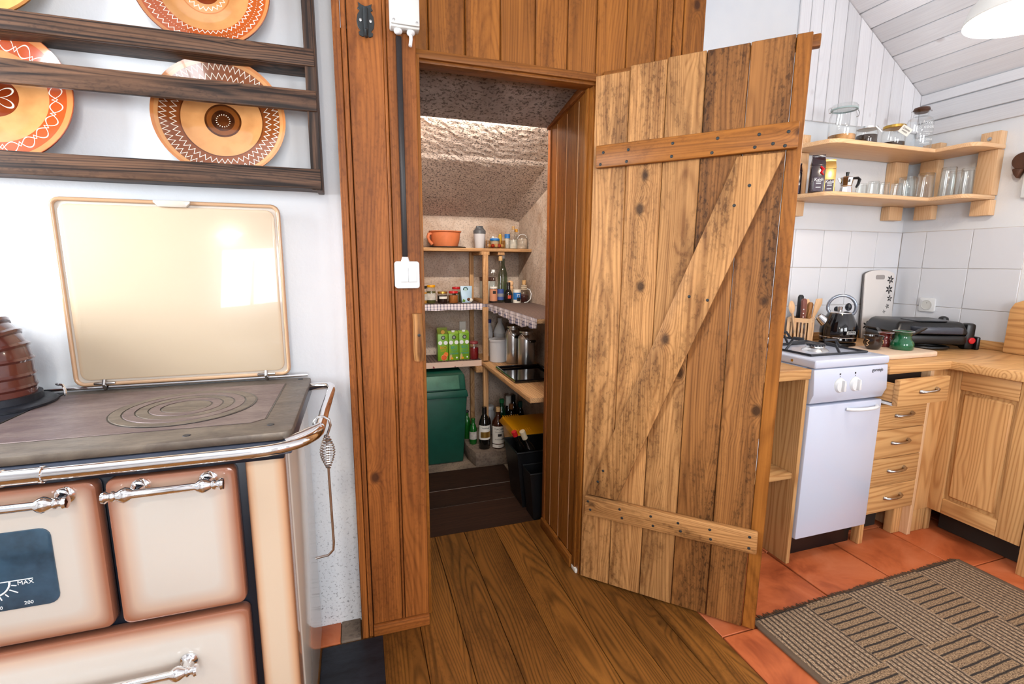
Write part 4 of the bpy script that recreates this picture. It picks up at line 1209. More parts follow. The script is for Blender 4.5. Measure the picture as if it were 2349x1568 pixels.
b = bottle('liqueur_bottle', 'short round black bottle with red emblem', (.988, 3.13, z2), .0285, .138, 'wine', .0115, .42, 'gblack', .05)
part('emblem', G().lathe([(.0285, .03), (.0287, .052)], 12, a0=-PI * .64, a1=-PI * .36, cap=False), plain('red_emblem', srgb(196, 74, 50), .5), b)
lob('pepper_grinder', 'turned wooden grinder behind the black bottle', 'grinder', (1.032, 3.22, z2), [('body', [(.024, 0), (.025, .02), (.018, .05), (.021, .08), (.022, .1), (.014, .106), (.02, .118), (.02, .135), (.012, .145), (.0001, .146)], 'shelfZ')])
tn, _ = lob('baking_tin', 'small white and blue tin beside the rope-handled jug', 'tin', (1.044, 3.115, z2), [('tin', [(.0275, 0), (.0275, .088), (.025, .09), (.0001, .09)], 'paper')])
part('label', G().lathe([(.0279, .022), (.0279, .07)], 14, a0=-PI * .95, a1=-PI * .05, cap=False), 'blue', tn)
part('label_print', G().lathe([(.0282, .012), (.0284, .036)], 10, a0=-PI * .6, a1=-PI * .3, cap=False), 'ink', tn)
text('72', .026, 'print', tn, (.002, 0, .05), bend=.0286)
jg, _ = lob('rope_jug', 'round syrup jug with corked rope-bound neck and white cord handle', 'jug', (1.100, 3.13, z2), [('jug_glass', [(.03, 0), (.037, .01), (.037, .05), (.03, .075), (.017, .09), (.015, .125), (.0001, .125)], 'glass'), ('syrup', [(.028, .003), (.034, .012), (.034, .048), (.026, .056), (.0001, .056)], fillmat('dark_red_syrup', (58, 14, 10))), ('rope_collar', [(.017, .085), (.024, .088), (.02, .094), (.024, .1), (.019, .106), (.022, .112), (.017, .118)], plain('jute_rope', srgb(196, 180, 158), .95, var=.3)), ('stopper', [(.013, .12), (.0145, .15), (.012, .152), (.0001, .152)], 'cork')])
part('cord_handle', G().tube([(.018, -.01, .095), (.034, -.02, .088), (.044, -.026, .06), (.036, -.034, .025), (.012, -.042, .006), (-.012, -.044, .003)], .0032, 7), 'towel', jg, smooth=.8)
# --- lower shelf
z3 = .6665


def carton(label, x, y, gable, picture):
    c = thing('drink_carton', label, 'carton', (x, y, z3), group='green drink cartons on the lower pantry shelf')
    gm = plain('carton_green', srgb(120, 170, 40), .35, var=.25)
    part('box', G().box(-.0345, .0345, -.034, .034, 0, .182), gm, c, .002)
    if gable:
        part('gable', G().prism([(-.034, .182), (.034, .182), (.002, .212), (.002, .222), (-.002, .222), (-.002, .212)], -.0345, .0345, 'X'), plain('carton_dark_green', srgb(98, 110, 30), .4), c)
        part('cap', G().lathe([(.0135, 0), (.0135, -.012), (.0001, -.012)], 16, (0, -.022, .195), 'Y'), 'gold', c, smooth=.5)
    else:
        part('slant_top', G().frustum((-.0345, .0345, -.034, .034, .182), (-.0345, .0345, .0, .034, .194)), plain('carton_light_green', srgb(150, 190, 70), .4), c)
        part('cap', G().lathe([(.012, 0), (.012, .012), (.0001, .012)], 16, (.0, -.012, .190)), 'whitepl', c, smooth=.5)
    yf = -.0345
    part('round_logo', G().lathe([(.0001, -.001), (.0135, -.001), (.0135, .0005)], 20, (.002, yf, .157), 'Y'), 'ink', c)
    part('logo_centre', G().lathe([(.0001, -.0017), (.0085, -.0017), (.0085, 0)], 16, (.002, yf, .157), 'Y'), plain('logo_grey', srgb(150, 160, 150), .5), c)
    for s in (-1, 1):
        part('petal', G().lathe([(.0001, -.0009), (.0135, -.0009), (.0135, 0)], 18, (s * .0185, yf, .122), 'Y'), 'print', c)
    text('BIO', .028, plain('orange_print', srgb(232, 142, 30), .5) if picture == 'orange' else plain('teal_print', srgb(40, 150, 150), .5), c, (.002, yf - .0008, .088))
    if picture == 'orange':
        text('JUICE', .015, plain('orange_print_small', srgb(232, 142, 30), .5), c, (.002, yf - .0008, .068))
        part('orange_slice', G().lathe([(.0001, -.0018), (.0165, -.0016), (.0185, 0)], 24, (.006, yf, .022), 'Y'), plain('orange_flesh', srgb(226, 92, 30), .5, var=.2), c)
        part('orange_rind', G().lathe([(.0185, -.0012), (.0205, -.001), (.0205, 0)], 24, (.006, yf, .022), 'Y', cap=False), plain('orange_rind', srgb(244, 196, 130), .5), c)
        part('orange_half', G().lathe([(.0001, -.0009), (.016, -.0008), (.016, 0)], 20, (.019, yf + .0004, .043), 'Y'), plain('orange_skin', srgb(230, 120, 40), .5), c)
    else:
        for dz, s in ((.066, 'OAT'), (.046, 'DRINK')):
            text(s, .019, plain('teal_print_b', srgb(40, 150, 150), .5), c, (.004, yf - .0008, dz))
        part('oat_spray', G().prism([(-.03, .006), (-.022, .004), (-.012, .03), (-.02, .05), (-.028, .03)], yf - .0008, yf, 'Y'), plain('oat_beige', srgb(206, 172, 120), .6), c)
        part('yellow_flower', G().lathe([(.0001, -.001), (.008, -.001), (.008, 0)], 14, (-.012, yf - .0008, .014), 'Y'), 'yellow', c)
        part('white_flower', G().lathe([(.0001, -.001), (.006, -.001), (.006, 0)], 14, (.020, yf, .018), 'Y'), 'print', c)
    return c


carton('gable-topped green carton with an orange slice picture', .539, 3.19, True, 'orange')
carton('white-capped green drink carton in the middle of the three', .612, 3.19, False, 'oat')
carton('white-capped green drink carton next to the red jar', .685, 3.195, False, 'oat')
jar('jar of dark red preserve beside the shelf post', .752, 3.165, z3, .033, .122, M_redj, plain('red_check_lid', srgb(150, 60, 64), .5, var=.5))
z3b = .6565
bk, _ = lob('white_bucket', 'lidded translucent white bucket on the lower right shelf', 'bucket', (.905, 3.095, z3b), [('tub', [(.056, 0), (.059, .003), (.061, .142), (.0001, .142)], 'frost'), ('lid', [(.0635, .138), (.0645, .15), (.06, .155), (.055, .152), (.0001, .152)], 'frost')])
bottle('blue_capped_bottle', 'clear plastic bottle with dark blue cap behind the bucket', (.90, 3.31, z3b), .027, .262, 'frost', .014, .6, plain('navy_cap', srgb(30, 50, 130), .4), .024)
lob('white_bottle', 'white conical plastic bottle behind the bucket', 'bottle', (.975, 3.29, z3b), [('body', [(.04, 0), (.043, .006), (.043, .16), (.047, .165), (.044, .175), (.036, .2), (.022, .228), (.016, .24), (.0155, .255), (.0001, .255)], 'whitepl'), ('cap', [(.0165, .25), (.0165, .27), (.014, .273), (.0001, .273)], 'whitepl')])


def milk_can(label, x, y, r, h, ha):
    c = thing('milk_can', label, 'milk can', (x, y, z3b), group='aluminium milk cans on the lower pantry shelf')
    part('can_body', G().lathe([(r * .93, 0), (r, .008), (r, h * .74), (r * .95, h * .79), (r * .72, h * .86), (r * .72, h * .92)], 32), 'alu', c, smooth=.5)
    part('lid', G().lathe([(r * .8, h * .90), (r * .82, h * .93), (r * .8, h * .955), (r * .5, h * .985), (r * .2, h), (.0001, h)], 32), 'alu', c, smooth=.5)
    for s in (-1, 1):
        part('lug', G().ball((r * .74 * math.cos(ha + (0 if s > 0 else PI)), r * .74 * math.sin(ha + (0 if s > 0 else PI)), h * .89), .008, 8, 6), 'black', c, smooth=.8)
    ux_, uy_ = math.cos(ha), math.sin(ha)
    R_ = r * .8
    nx_, ny_ = uy_, -ux_
    pts = [(R_ * ux_, R_ * uy_, h * .89), (R_ * .9 * ux_ + r * .75 * nx_, R_ * .9 * uy_ + r * .75 * ny_, h * .77), (.35 * r * ux_ + 1.2 * r * nx_, .35 * r * uy_ + 1.2 * r * ny_, h * .70), (-.35 * r * ux_ + 1.2 * r * nx_, -.35 * r * uy_ + 1.2 * r * ny_, h * .70), (-R_ * .9 * ux_ + r * .75 * nx_, -R_ * .9 * uy_ + r * .75 * ny_, h * .77), (-R_ * ux_, -R_ * uy_, h * .89)]
    bl = part('bail', G().tube(pts, .003, 6), 'steel', c, smooth=.8)
    part('grip', G().tube(pts[2:4], .0085, 10), 'black', bl, smooth=.6)


milk_can('aluminium milk can standing behind, with lowered bail handle', .986, 3.02, .0505, .262, math.radians(10))
milk_can('aluminium milk can standing in front at the tray edge', 1.040, 2.905, .055, .240, math.radians(20))
BT = thing('baking_tray', 'black enamelled baking tray on the lower right shelf', 'baking tray', (.965, 2.66, z3b))
part('tray_floor', G().box(-.135, .135, -.185, .185, .001, .004), 'gblack', BT)
part('tray_rim', G().tube([(-.14, -.19, .012), (.14, -.19, .012), (.14, .19, .012), (-.14, .19, .012)], .009, 6, closed=True), 'gblack', BT, smooth=.4)
# --- on the pantry floor
GB = thing('waste_bin', 'tall dark green plastic bin with swing lid under the pantry shelf', 'bin', (.44, 3.2, 0))
part('bin_body', G().frustum((-.19, .20, -.19, .17, 0), (-.22, .225, -.215, .185, .47)), 'green', GB, .012)
part('lid_rim', G().frustum((-.225, .232, -.222, .19, .455), (-.225, .222, -.216, .19, .50)), 'green', GB, .006)
part('lid_hood', G().prism([(-.213, .50), (-.17, .595), (.10, .612), (.185, .50)], -.22, .218, 'X'), 'green', GB, .012)
part('swing_flap', G().prism([(-.2195, .512), (-.180, .596), (-.174, .592), (-.2135, .508)], -.21, .175, 'X'), 'greenlid', GB, .006)
ST = tag(part('concrete_step', G().prism([(.70, 2.905), (.93, 2.895), (.98, 3.06), (1.14, 3.06), (1.14, 3.39), (.68, 3.39), (.672, 3.05)], -.0015, .094), 'concrete', None, .008), 'rough concrete ledge carrying the bottles', 'ledge')
zf = .0945
b = bottle('wine_bottle', 'dark wine bottle with white and gold label on the ledge', (.776, 2.975, zf), .0385, .285, 'wine', .0145, .58, 'gblack', .045, labels=((.24, .58, 'paper'),), capr=1.05)
part('gold_band', G().lathe([(.0394, .082), (.0394, .122)], 14, a0=-PI * .8, a1=-PI * .2, cap=False), 'gold', b)
text('Veltliner', .016, 'ink', b, (0, 0, .148), bend=.0396)
b = bottle('whisky_bottle', 'square-labelled whisky bottle with cork stopper on the ledge', (.868, 2.965, zf), .0425, .278, 'amber', .013, .58, 'cork', .03, labels=((.03, .11, 'paper'), (.13, .56, 'paper')), capr=1.2)
for s, sz, zz in (("TEACHER'S", .0155, .136), ('HIGHLAND CREAM', .0078, .118), ('SCOTCH WHISKY', .0085, .066), ('40% vol', .006, .020)):
    text(s, sz, 'ink', b, (0, 0, zz), bend=.0432)
part('seal', G().lathe([(.0432, .086), (.0432, .104)], 10, a0=-PI * .6, a1=-PI * .4, cap=False), 'ink', b)
b = bottle('beer_bottle', 'green beer bottle between bin and shelf post', (.722, 3.075, zf), .027, .18, 'beer', .012, .55, 'beer', .012, labels=((.2, .5, M_spec),))
bottle('beer_bottle', 'dark green bottle half hidden by the green bin', (.705, 3.19, zf), .027, .20, 'beer', .012, .55, 'black', .012)
bottle('brandy_bottle', 'dark bottle behind, between wine and whisky', (.838, 3.163, zf), .033, .215, 'amber', .0125, .55, 'gold', .025)
bottle('green_capped_bottle', 'green bottle with green cap at the back of the ledge', (.952, 3.16, zf), .034, .272, plain('deep_green_glass', srgb(14, 62, 38), .07, coat=.5), .0145, .55, plain('green_cap', srgb(24, 110, 60), .4), .026, capr=1.2)
bottle('wrapped_bottle', 'bottle with white paper-wrapped neck at the back of the ledge', (1.02, 3.22, zf), .034, .275, 'wine', .016, .5, 'paper', .07, capr=1.3)
bottle('copper_topped_bottle', 'dark bottle with copper foil top beside the yellow bin', (1.012, 3.125, zf), .032, .24, 'wine', .0135, .55, plain('copper_foil', srgb(176, 112, 66), .35, .6), .035, capr=1.15)
bottle('dark_bottle', 'black-necked bottle near the pantry corner', (1.075, 3.27, zf), .032, .262, 'wine', .0145, .55, 'black', .04)
bottle('teal_topped_bottle', 'dark bottle with teal foil top in the pantry corner', (1.105, 3.2, zf), .03, .23, 'wine', .0135, .55, plain('teal_foil', srgb(24, 74, 70), .35), .04)
lob('plastic_flask', 'grey translucent flask behind the wine bottle', 'flask', (.885, 3.245, zf), [('flask', [(.035, 0), (.04, .01), (.04, .15), (.028, .175), (.024, .178), (.0001, .178)], 'frost'), ('cap', [(.03, .178), (.032, .2), (.03, .205), (.0001, .205)], 'whitepl')])
YB_ = thing('yellow_bin', 'yellow plastic recycling bin with ribbed lid', 'bin', (.99, 2.72, -.005))
part('bin_body', G().frustum((-.09, .10, -.13, .12, 0), (-.125, .125, -.16, .15, .315)), 'yellow', YB_, .012)
lidp = part('lid', G().prism([(-.178, .298), (-.17, .33), (-.10, .35), (.10, .356), (.165, .316), (.165, .303)], -.14, .14, 'X'), 'yellow', YB_, .008)
rib = G().box(-.004, .004, -.15, .12, 0, .006).mesh('lid_rib', 'yellow', .002, seg=1)
for k in range(8):
    put('lid_rib', rib, lidp, (-.128 + k * .014, 0, .347), (.05, 0, 0))
BB = thing('black_bin', 'tall black plastic bin holding bottles, behind the other black bin', 'bin', (.93, 2.455, -.006), group='black bins by the pantry doorway')
part('bin_body', G().bin((-.112, .10, -.14, .06, 0), (-.152, .13, -.16, .078, .325)), 'black', BB)
part('bin_rim', G().tube([(-.152, -.16, .325), (.13, -.16, .325), (.13, .078, .325), (-.152, .078, .325)], .006, 6, closed=True), 'black', BB, smooth=.6)
BB = thing('black_bin', 'narrow black plastic bin nearest the doorway', 'bin', (.935, 2.235, -.006), group='black bins by the pantry doorway')
part('bin_body', G().bin((-.105, .07, -.062, .05, 0), (-.13, .09, -.07, .055, .26)), 'black', BB)
part('bin_rim', G().tube([(-.13, -.07, .26), (.09, -.07, .26), (.09, .055, .26), (-.13, .055, .26)], .005, 6, closed=True), 'black', BB, smooth=.6)
bottle('leaning_wine_bottle', 'dark wine bottle with cream foil neck leaning out of the black bin', (.935, 2.36, .16), .034, .30, 'wine', .0145, .5, plain('cream_foil', srgb(214, 196, 164), .5), .05, labels=((.3, .34, 'paper'),), tilt=(.12, -.42, 0), capr=1.1)
bottle('leaning_red_capped_bottle', 'dark bottle with bright red cap leaning beside the cream-necked one', (.90, 2.42, .15), .03, .28, 'wine', .0125, .5, 'red', .03, tilt=(.08, -.40, 0), capr=1.2)


# ------------------------------------------------------------------ kitchen: cabinets and worktop
ZW0, ZW = .839, .88
KL = thing('open_cabinet', 'open pine cabinet left of the gas stove', 'cabinet', (1.6, 1.8, 0), world=True)
part('side_panel', G().box(1.775, 1.794, 1.485, 2.135, 0, .845), 'kitchenZ', KL, .002)
part('side_panel', G().box(1.36, 1.379, 1.485, 2.135, 0, .845), 'kitchenZ', KL, .002)
part('back_panel', G().box(1.38, 1.774, 2.115, 2.13, .05, .845), 'redZ', KL)
part('shelf', G().box(1.38, 1.774, 1.50, 2.114, .398, .424), 'kitchenX', KL, .003)
part('top', G().box(1.33, 1.796, 1.478, 2.138, .847, .889), 'kitchenX', KL, .004)
tag(part('white_box', G().box(1.5, 1.67, 1.56, 1.75, .4245, .56), 'whitepl', None, .006), 'white container on the open cabinet shelf behind the door', 'container')
# gas stove
GS = thing('gas_stove', 'white gas stove with two control knobs', 'gas stove', (2.01, 1.75, 0), world=True)
gx0, gx1 = 1.80, 2.230
part('body', G().box(gx0, gx1, 1.515, 2.12, .115, .89), 'white', GS, .003)
part('kick_plate', G().box(gx0 + .01, gx1 - .01, 1.54, 1.56, .0, .113), 'black', GS)
part('control_panel', G().prism([(1.515, .735), (1.478, .738), (1.470, .762), (1.462, .78), (1.470, .888), (1.515, .888)], gx0, gx1, 'X'), 'white', GS, .004)
dd = part('storage_door', G().box(gx0 + .001, gx1 - .001, 1.474, 1.514, .117, .728), 'white', GS, .007, smooth=.5)
hx0, hx1, hz = 2.015, 2.19, .700
part('handle', G().tube([(hx0 - .004, 1.472, hz), (hx0 + .01, 1.458, hz), (hx0 + .04, 1.449, hz), ((hx0 + hx1) / 2, 1.445, hz), (hx1 - .04, 1.448, hz), (hx1 - .01, 1.457, hz), (hx1 + .002, 1.472, hz)], .0075, 10), 'whitepl', dd, smooth=.8)
tp = part('hob_top', G().box(gx0 - .002, gx1 + .002, 1.466, 2.12, .8905, .928), 'white', GS, .01, smooth=.5, seg=3)
part('hob_well', G().box(gx0 + .03, gx1 - .03, 1.53, 2.09, .928, .929), 'white', tp, .0005, seg=1)
part('rivet', G().lathe([(.0001, -.0015), (.006, -.001), (.0065, 0)], 12, (gx0 - .002, 1.58, .908), 'X'), 'gold', tp)
for x in (1.945, 2.033):
    kb = part('control_knob', G().lathe([(.031, 0), (.0305, -.004), (.028, -.008), (.0265, -.012), (.0001, -.013)], 24, (x, 1.4655, .812), 'Y'), 'whitepl', GS, smooth=.5)
    part('knob_ring', G().lathe([(.0325, 0), (.0325, -.002), (.0305, -.002)], 24, (x, 1.4658, .812), 'Y', cap=False), 'greypl', kb)
    part('knob_grip', G().prism([(x - .002, .838), (x + .006, .836), (x + .011, .79), (x - .003, .79)], 1.440, 1.456, 'Y'), 'whitepl', kb, .003)
    part('dial_mark', G().box(x - .0035, x + .0035, 1.4667, 1.4677, .858, .865), 'ink', GS)
    part('dial_mark', G().box(x - .0015, x + .0015, 1.466, 1.467, .849, .852), 'ink', GS)
text('gorenje', .022, 'ink', GS, (2.165, 1.4672, .867))
for bx_, by_, br_ in ((1.93, 1.62, .044), (2.10, 1.62, .03), (1.93, 1.90, .036), (2.10, 1.90, .044)):
    if (bx_, by_) in ((2.10, 1.62), (1.93, 1.90)):
        continue
for bx_, by_, br_ in ((2.015, 1.655, .040), (2.015, 1.93, .032)):
    bn = part('burner', G().lathe([(br_ * 1.4, .929), (br_ * 1.25, .936), (br_ * .95, .944), (br_ * .9, .951)], 28, (bx_, by_, 0)), 'alu', GS, smooth=.5)
    part('burner_crown', G().lathe([(br_ * .92, .950), (br_ * 1.0, .953), (br_ * 1.0, .960), (br_ * .9, .963), (br_ * .45, .963), (br_ * .4, .958), (.0001, .958)], 28, (bx_, by_, 0)), 'grate', bn, smooth=.4)
    tooth = G().box(-.002, .002, -.0015, .0015, -.003, .003).mesh('crown_tooth', 'alu')
    for k in range(20):
        a_ = k * PI / 10
        put('crown_tooth', tooth, bn, (bx_ + br_ * .99 * math.cos(a_), by_ + br_ * .99 * math.sin(a_), .953), (0, 0, a_))
for ya, yb in ((1.535, 1.795), (1.805, 2.075)):
    gt = part('pan_grate', G().tube([(1.85, ya, .935), (2.18, ya, .935), (2.18, yb, .935), (1.85, yb, .935)], .0055, 6, closed=True), 'grate', GS, smooth=.7)
    ym = (ya + yb) / 2
    for p, q in (((1.85, ym), (1.955, ym)), ((2.18, ym), (2.075, ym)), ((2.015, ya), (2.015, ya + .075)), ((2.015, yb), (2.015, yb - .075))):
        mid = ((p[0] * .7 + q[0] * .3), (p[1] * .7 + q[1] * .3))
        part('grate_finger', G().tube([(p[0], p[1], .936), (mid[0], mid[1], .97), (q[0], q[1], .972)], .0058, 6), 'grate', gt, smooth=.7)
# drawer unit
DU = thing('drawer_unit', 'pine drawer unit with five drawers, the top one pulled out', 'drawer unit', (2.4, 1.8, 0), world=True)
part('carcass', G().box(2.24, 2.536, 1.505, 2.13, .15, .70), 'kitchenZ', DU)
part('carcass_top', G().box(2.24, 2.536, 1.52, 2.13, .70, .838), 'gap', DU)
part('leg', G().box(2.234, 2.262, 1.50, 1.54, 0, .149), 'kitchenZ', DU, .003)
part('leg', G().box(2.485, 2.545, 1.52, 1.56, 0, .149), 'kitchenZ', DU, .003)
part('side_panel', G().box(2.546, 2.572, 1.487, 2.13, 0, .838), 'shelfZ', DU, .002)
part('corner_post', G().box(2.573, 2.686, 1.498, 1.53, .118, .838), 'kitchenZ', DU, .002)
part('shade_board', G().box(2.265, 2.484, 1.60, 1.612, .005, .149), 'gap', DU)  # dark board added to stand for the shade under the drawers
part('corner_leg', G().box(2.573, 2.683, 1.502, 1.535, 0, .117), 'kitchenZ', DU, .003)


def bow_handle(par, x, y, z):
    h = part('handle', G().tube([(x - .052, y - .001, z - .002), (x - .049, y - .012, z - .001), (x - .03, y - .020, z), (x, y - .023, z + .001), (x + .03, y - .020, z + .002), (x + .046, y - .012, z + .004), (x + .05, y - .001, z + .005)], [.0095, .0075, .0048, .0055, .0048, .0075, .0095], 8), 'satin', par, smooth=.8)
    part('handle_boss', G().ball((x - .05, y - .006, z - .001), .0085, 10, 6), 'satin', h, smooth=.8)
    part('handle_boss', G().ball((x + .049, y - .006, z + .004), .0085, 10, 6), 'satin', h, smooth=.8)


for z0, z1_ in ((.162, .294), (.297, .432), (.435, .570), (.573, .695)):
    df = part('drawer_front', G().box(2.232, 2.542, 1.480, 1.5045, z0, z1_), 'kitchenX', DU, .003)
    bow_handle(df, 2.392, 1.480, (z0 + z1_) / 2 + .005)
df = part('drawer_front', G().box(2.232, 2.556, 1.412, 1.436, .708, .826), 'kitchenX', DU, .003)
bow_handle(df, 2.42, 1.412, .768)
part('drawer_side', G().box(2.236, 2.250, 1.436, 1.80, .722, .805), 'kitchenY', df, .001)
part('drawer_runner', G().box(2.236, 2.256, 1.436, 1.80, .705, .716), 'whitepl', df, .001)
# corner cabinet with panel door
CB = thing('corner_cabinet', 'pine base cabinet with framed panel door at the right edge', 'cabinet', (2.9, 1.2, 0), world=True)
part('carcass', G().box(2.71, B - .01, .45, 2.12, .12, .838), 'kitchenZ', CB)
part('leg', G().box(2.69, 2.725, 1.497, 1.535, 0, .119), 'kitchenZ', CB, .003)
part('leg', G().box(2.672, 2.71, 1.085, 1.132, 0, .838), 'kitchenZ', CB, .003)
part('leg', G().box(3.1, 3.14, 1.9, 1.94, 0, .119), 'kitchenZ', CB, .003)
part('shade_board', G().box(2.78, 2.792, .46, 1.49, .002, .119), 'gap', CB)  # added dark sheet: the black shade beneath this cabinet
dr_ = part('panel_door', G().box(2.699, 2.709, 1.145, 1.525, .122, .828), 'kitchenZ', CB)
for a, b, c, d, m in ((1.440, 1.526, .12, .832, 'kitchenZ'), (1.140, 1.226, .12, .832, 'kitchenZ'), (1.2265, 1.4395, .12, .196, 'kitchenY'), (1.2265, 1.4395, .745, .832, 'kitchenY')):
    part('door_frame', G().box(2.685, 2.7095, a, b, c, d), m, dr_, .003)
part('raised_panel', G().box(2.688, 2.705, 1.243, 1.423, .213, .729), 'kitchenZ', dr_, .007, seg=1)
part('panel_moulding', G().box(2.6985, 2.705, 1.2275, 1.4385, .1975, .7435), 'kitchenZ', dr_)
# L-shaped worktop
WTP = tag(part('worktop', G().prism([(2.234, 1.462), (2.632, 1.462), (2.632, .45), (B - .002, .45), (B - .002, A - .01), (2.234, A - .01)], ZW0, ZW), 'kitchenX', None, .008, smooth=.5), 'varnished pine L-shaped worktop right of the gas stove', 'worktop')
bs = thing('backsplash_strip', 'pine strip along the foot of the tiles', 'strip', (3.2, 2.1, ZW), world=True)
part('strip', G().box(2.25, B - .028, A - .026, A - .009, ZW + .0005, ZW + .045), 'kitchenX', bs, .003)
part('strip', G().box(B - .026, B - .009, 1.46, A - .009, ZW + .0005, ZW + .045), 'kitchenY', bs, .003)

# ------------------------------------------------------------------ L-shaped wall shelves
KS = thing('corner_shelf', 'pale pine two-tier corner wall shelf above the stove', 'wall shelf', (2.9, 2.0, 1.6), world=True)
ZU, ZL = 1.934, 1.683


def shelf_poly(xl, ye):
    p = [(xl + .08, A - .014), (xl - .005, 2.03)]
    p += [(2.255, 1.90), (2.285, 1.876), (2.32, 1.870)]
    p += [(2.97, 1.870), (2.97, ye + .05)]
    p += [(2.978, ye + .022), (3.0, ye + .006), (3.03, ye), (B - .014, ye), (B - .014, A - .014)]
    return p


part('shelf_board', G().prism(shelf_poly(2.22, 1.69), ZU - .022, ZU), 'shelfX', KS, .005, smooth=.6)
part('shelf_board', G().prism(shelf_poly(2.22, 1.70), ZL - .022, ZL), 'shelfX', KS, .005, smooth=.6)
for x0, x1, axis in ((2.302, 2.358, 'A'), (3.015, 3.125, 'A'), (1.97, 2.062, 'B'), (1.70, 1.785, 'B')):
    for z0, z1_ in ((1.582, ZL - .0225), (ZL + .0005, ZU - .0225), (ZU + .0005, 2.003)):
        if axis == 'A':
            g = G().box(x0, x1, A - .052, A - .0005 if z0 < ZT[-1] else A - .0125, z0, z1_) if z1_ > 2.06 else G().box(x0, x1, A - .052, A - .0015, z0, z1_)
        else:
            g = G().box(B - .052, B - .0015, x0, x1, z0, z1_)
        part('upright', g, 'shelfZ', KS, .003)
for y in (1.745,):
    part('dowel', G().lathe([(.0001, -.003), (.01, -.002), (.011, 0)], 14, (B - .052, y, 1.968), 'X'), 'satin', KS)
part('dowel', G().lathe([(.0001, -.003), (.01, -.002), (.011, 0)], 14, (2.33, A - .052, 1.975), 'Y'), 'shelfZ', KS)


def gjar(name, label, x, y, z, r, h, fill, fh, lidm=None, neck=.85):
    t = thing(name, label, 'jar', (x, y, z), -.75, group='storage jars on the upper kitchen shelf')
    part('jar_glass', G().lathe([(.0001, .001), (r * .88, .001), (r, .012), (r, h * .66), (r * neck, h * .8), (r * neck, h * .9)], 32), 'glass', t, smooth=.6)
    part('contents', G().lathe([(r * .84, .004), (r * .95, .014), (r * .95, fh), (r * .4, fh * 1.12), (.0001, fh * 1.1)], 28), fill, t, smooth=.6)
    if lidm:
        part('lid', G().lathe([(r * neck * 1.05, h * .86), (r * neck * 1.1, h * .88), (r * neck * 1.1, h * .98), (r * neck, h), (.0001, h)], 32), lidm, t, smooth=.5)
    return t


M_grain = plain('cereal_flakes', srgb(196, 146, 92), .9, var=.6, bump=1, bscale=140)
M_tea = plain('dried_leaves', srgb(62, 44, 30), .9, var=.7, bump=1, bscale=120)
zu = ZU + .0005
t = gjar('clip_top_jar', 'large clip-top glass jar holding a little cereal', 2.40, 1.955, zu, .0625, .185, M_grain, .035)
part('glass_lid', G().lathe([(.055, .162), (.060, .166), (.060, .174), (.052, .184), (.0001, .187)], 32), 'glass', t, smooth=.5)
part('seal_ring', G().lathe([(.055, .157), (.060, .158), (.060, .164), (.055, .164)], 32, cap=False), plain('pale_rubber', srgb(176, 196, 196), .4), t)
part('wire_clip', G().tube([(-.058, 0, .15), (-.066, -.004, .152), (-.068, -.004, .17), (-.06, 0, .178), (-.055, 0, .165)], .0018, 6), 'satin', t, smooth=.8)
part('wire_clip', G().tube([(.056, -.02, .15), (.062, -.024, .135), (.06, -.024, .118), (.05, -.04, .112)], .0018, 6), 'satin', t, smooth=.8)
t = gjar('herb_jar', 'squat jar of dark dried leaves with silver lid', 2.575, 1.955, zu, .0485, .092, M_tea, .05, 'alu', .88)
part('tag_string', G().box(-.003, .003, -.001, .001, -.045, 0), 'towel', t, loc=(.026, -.04, .088), rot=(0, -.75, 0))
t = gjar('herb_jar', 'squat jar with gold lid and white paper tag', 2.762, 1.95, zu, .0535, .115, M_tea, .028, 'gold', .85)
tg = part('paper_tag', G().box(-.026, .026, -.0006, .0006, -.02, .02), 'paper', t, loc=(.036, -.055, .075), rot=(0, .62, .1))
text('Zelena', .014, 'ink', tg, (0, -.0012, .007))
text('meta', .014, 'ink', tg, (0, -.0012, -.006))
t = thing('etched_bottle', 'large clear bottle with white lettering and rounded wooden stopper', 'bottle', (2.935, 1.94, zu), -.72)
part('bottle_glass', G().lathe([(.0001, .001), (.055, .001), (.0605, .01), (.0605, .135), (.052, .16), (.034, .172), (.032, .195), (.036, .198)], 32), 'glass', t, smooth=.6)
part('stopper', G().lathe([(.028, .192), (.034, .2), (.037, .208), (.034, .217), (.0001, .219)], 24), 'darkwoodhook', t, smooth=.6)
for s in (-1, 1):
    part('stopper_wire', G().tube([(s * .034, 0, .205), (s * .043, -.003, .202), (s * .044, -.003, .197)], .002, 6), 'satin', t)
for s, sz, zz in (('I love', .026, .13), ('to cook', .024, .108), ('with passion and', .009, .084), ('fresh things', .009, .072), ('Delicious', .02, .045), ('moments', .011, .026)):
    text(s, sz, 'print', t, (.012, 0, zz), bend=.0612)
# lower tier
zl = ZL + .0005
M_foil = plain('dark_purple_foil', srgb(44, 26, 34), .22, coat=.4, var=.3)
M_gold = plain('gold_foil', srgb(206, 168, 96), .25, .5, var=.2)


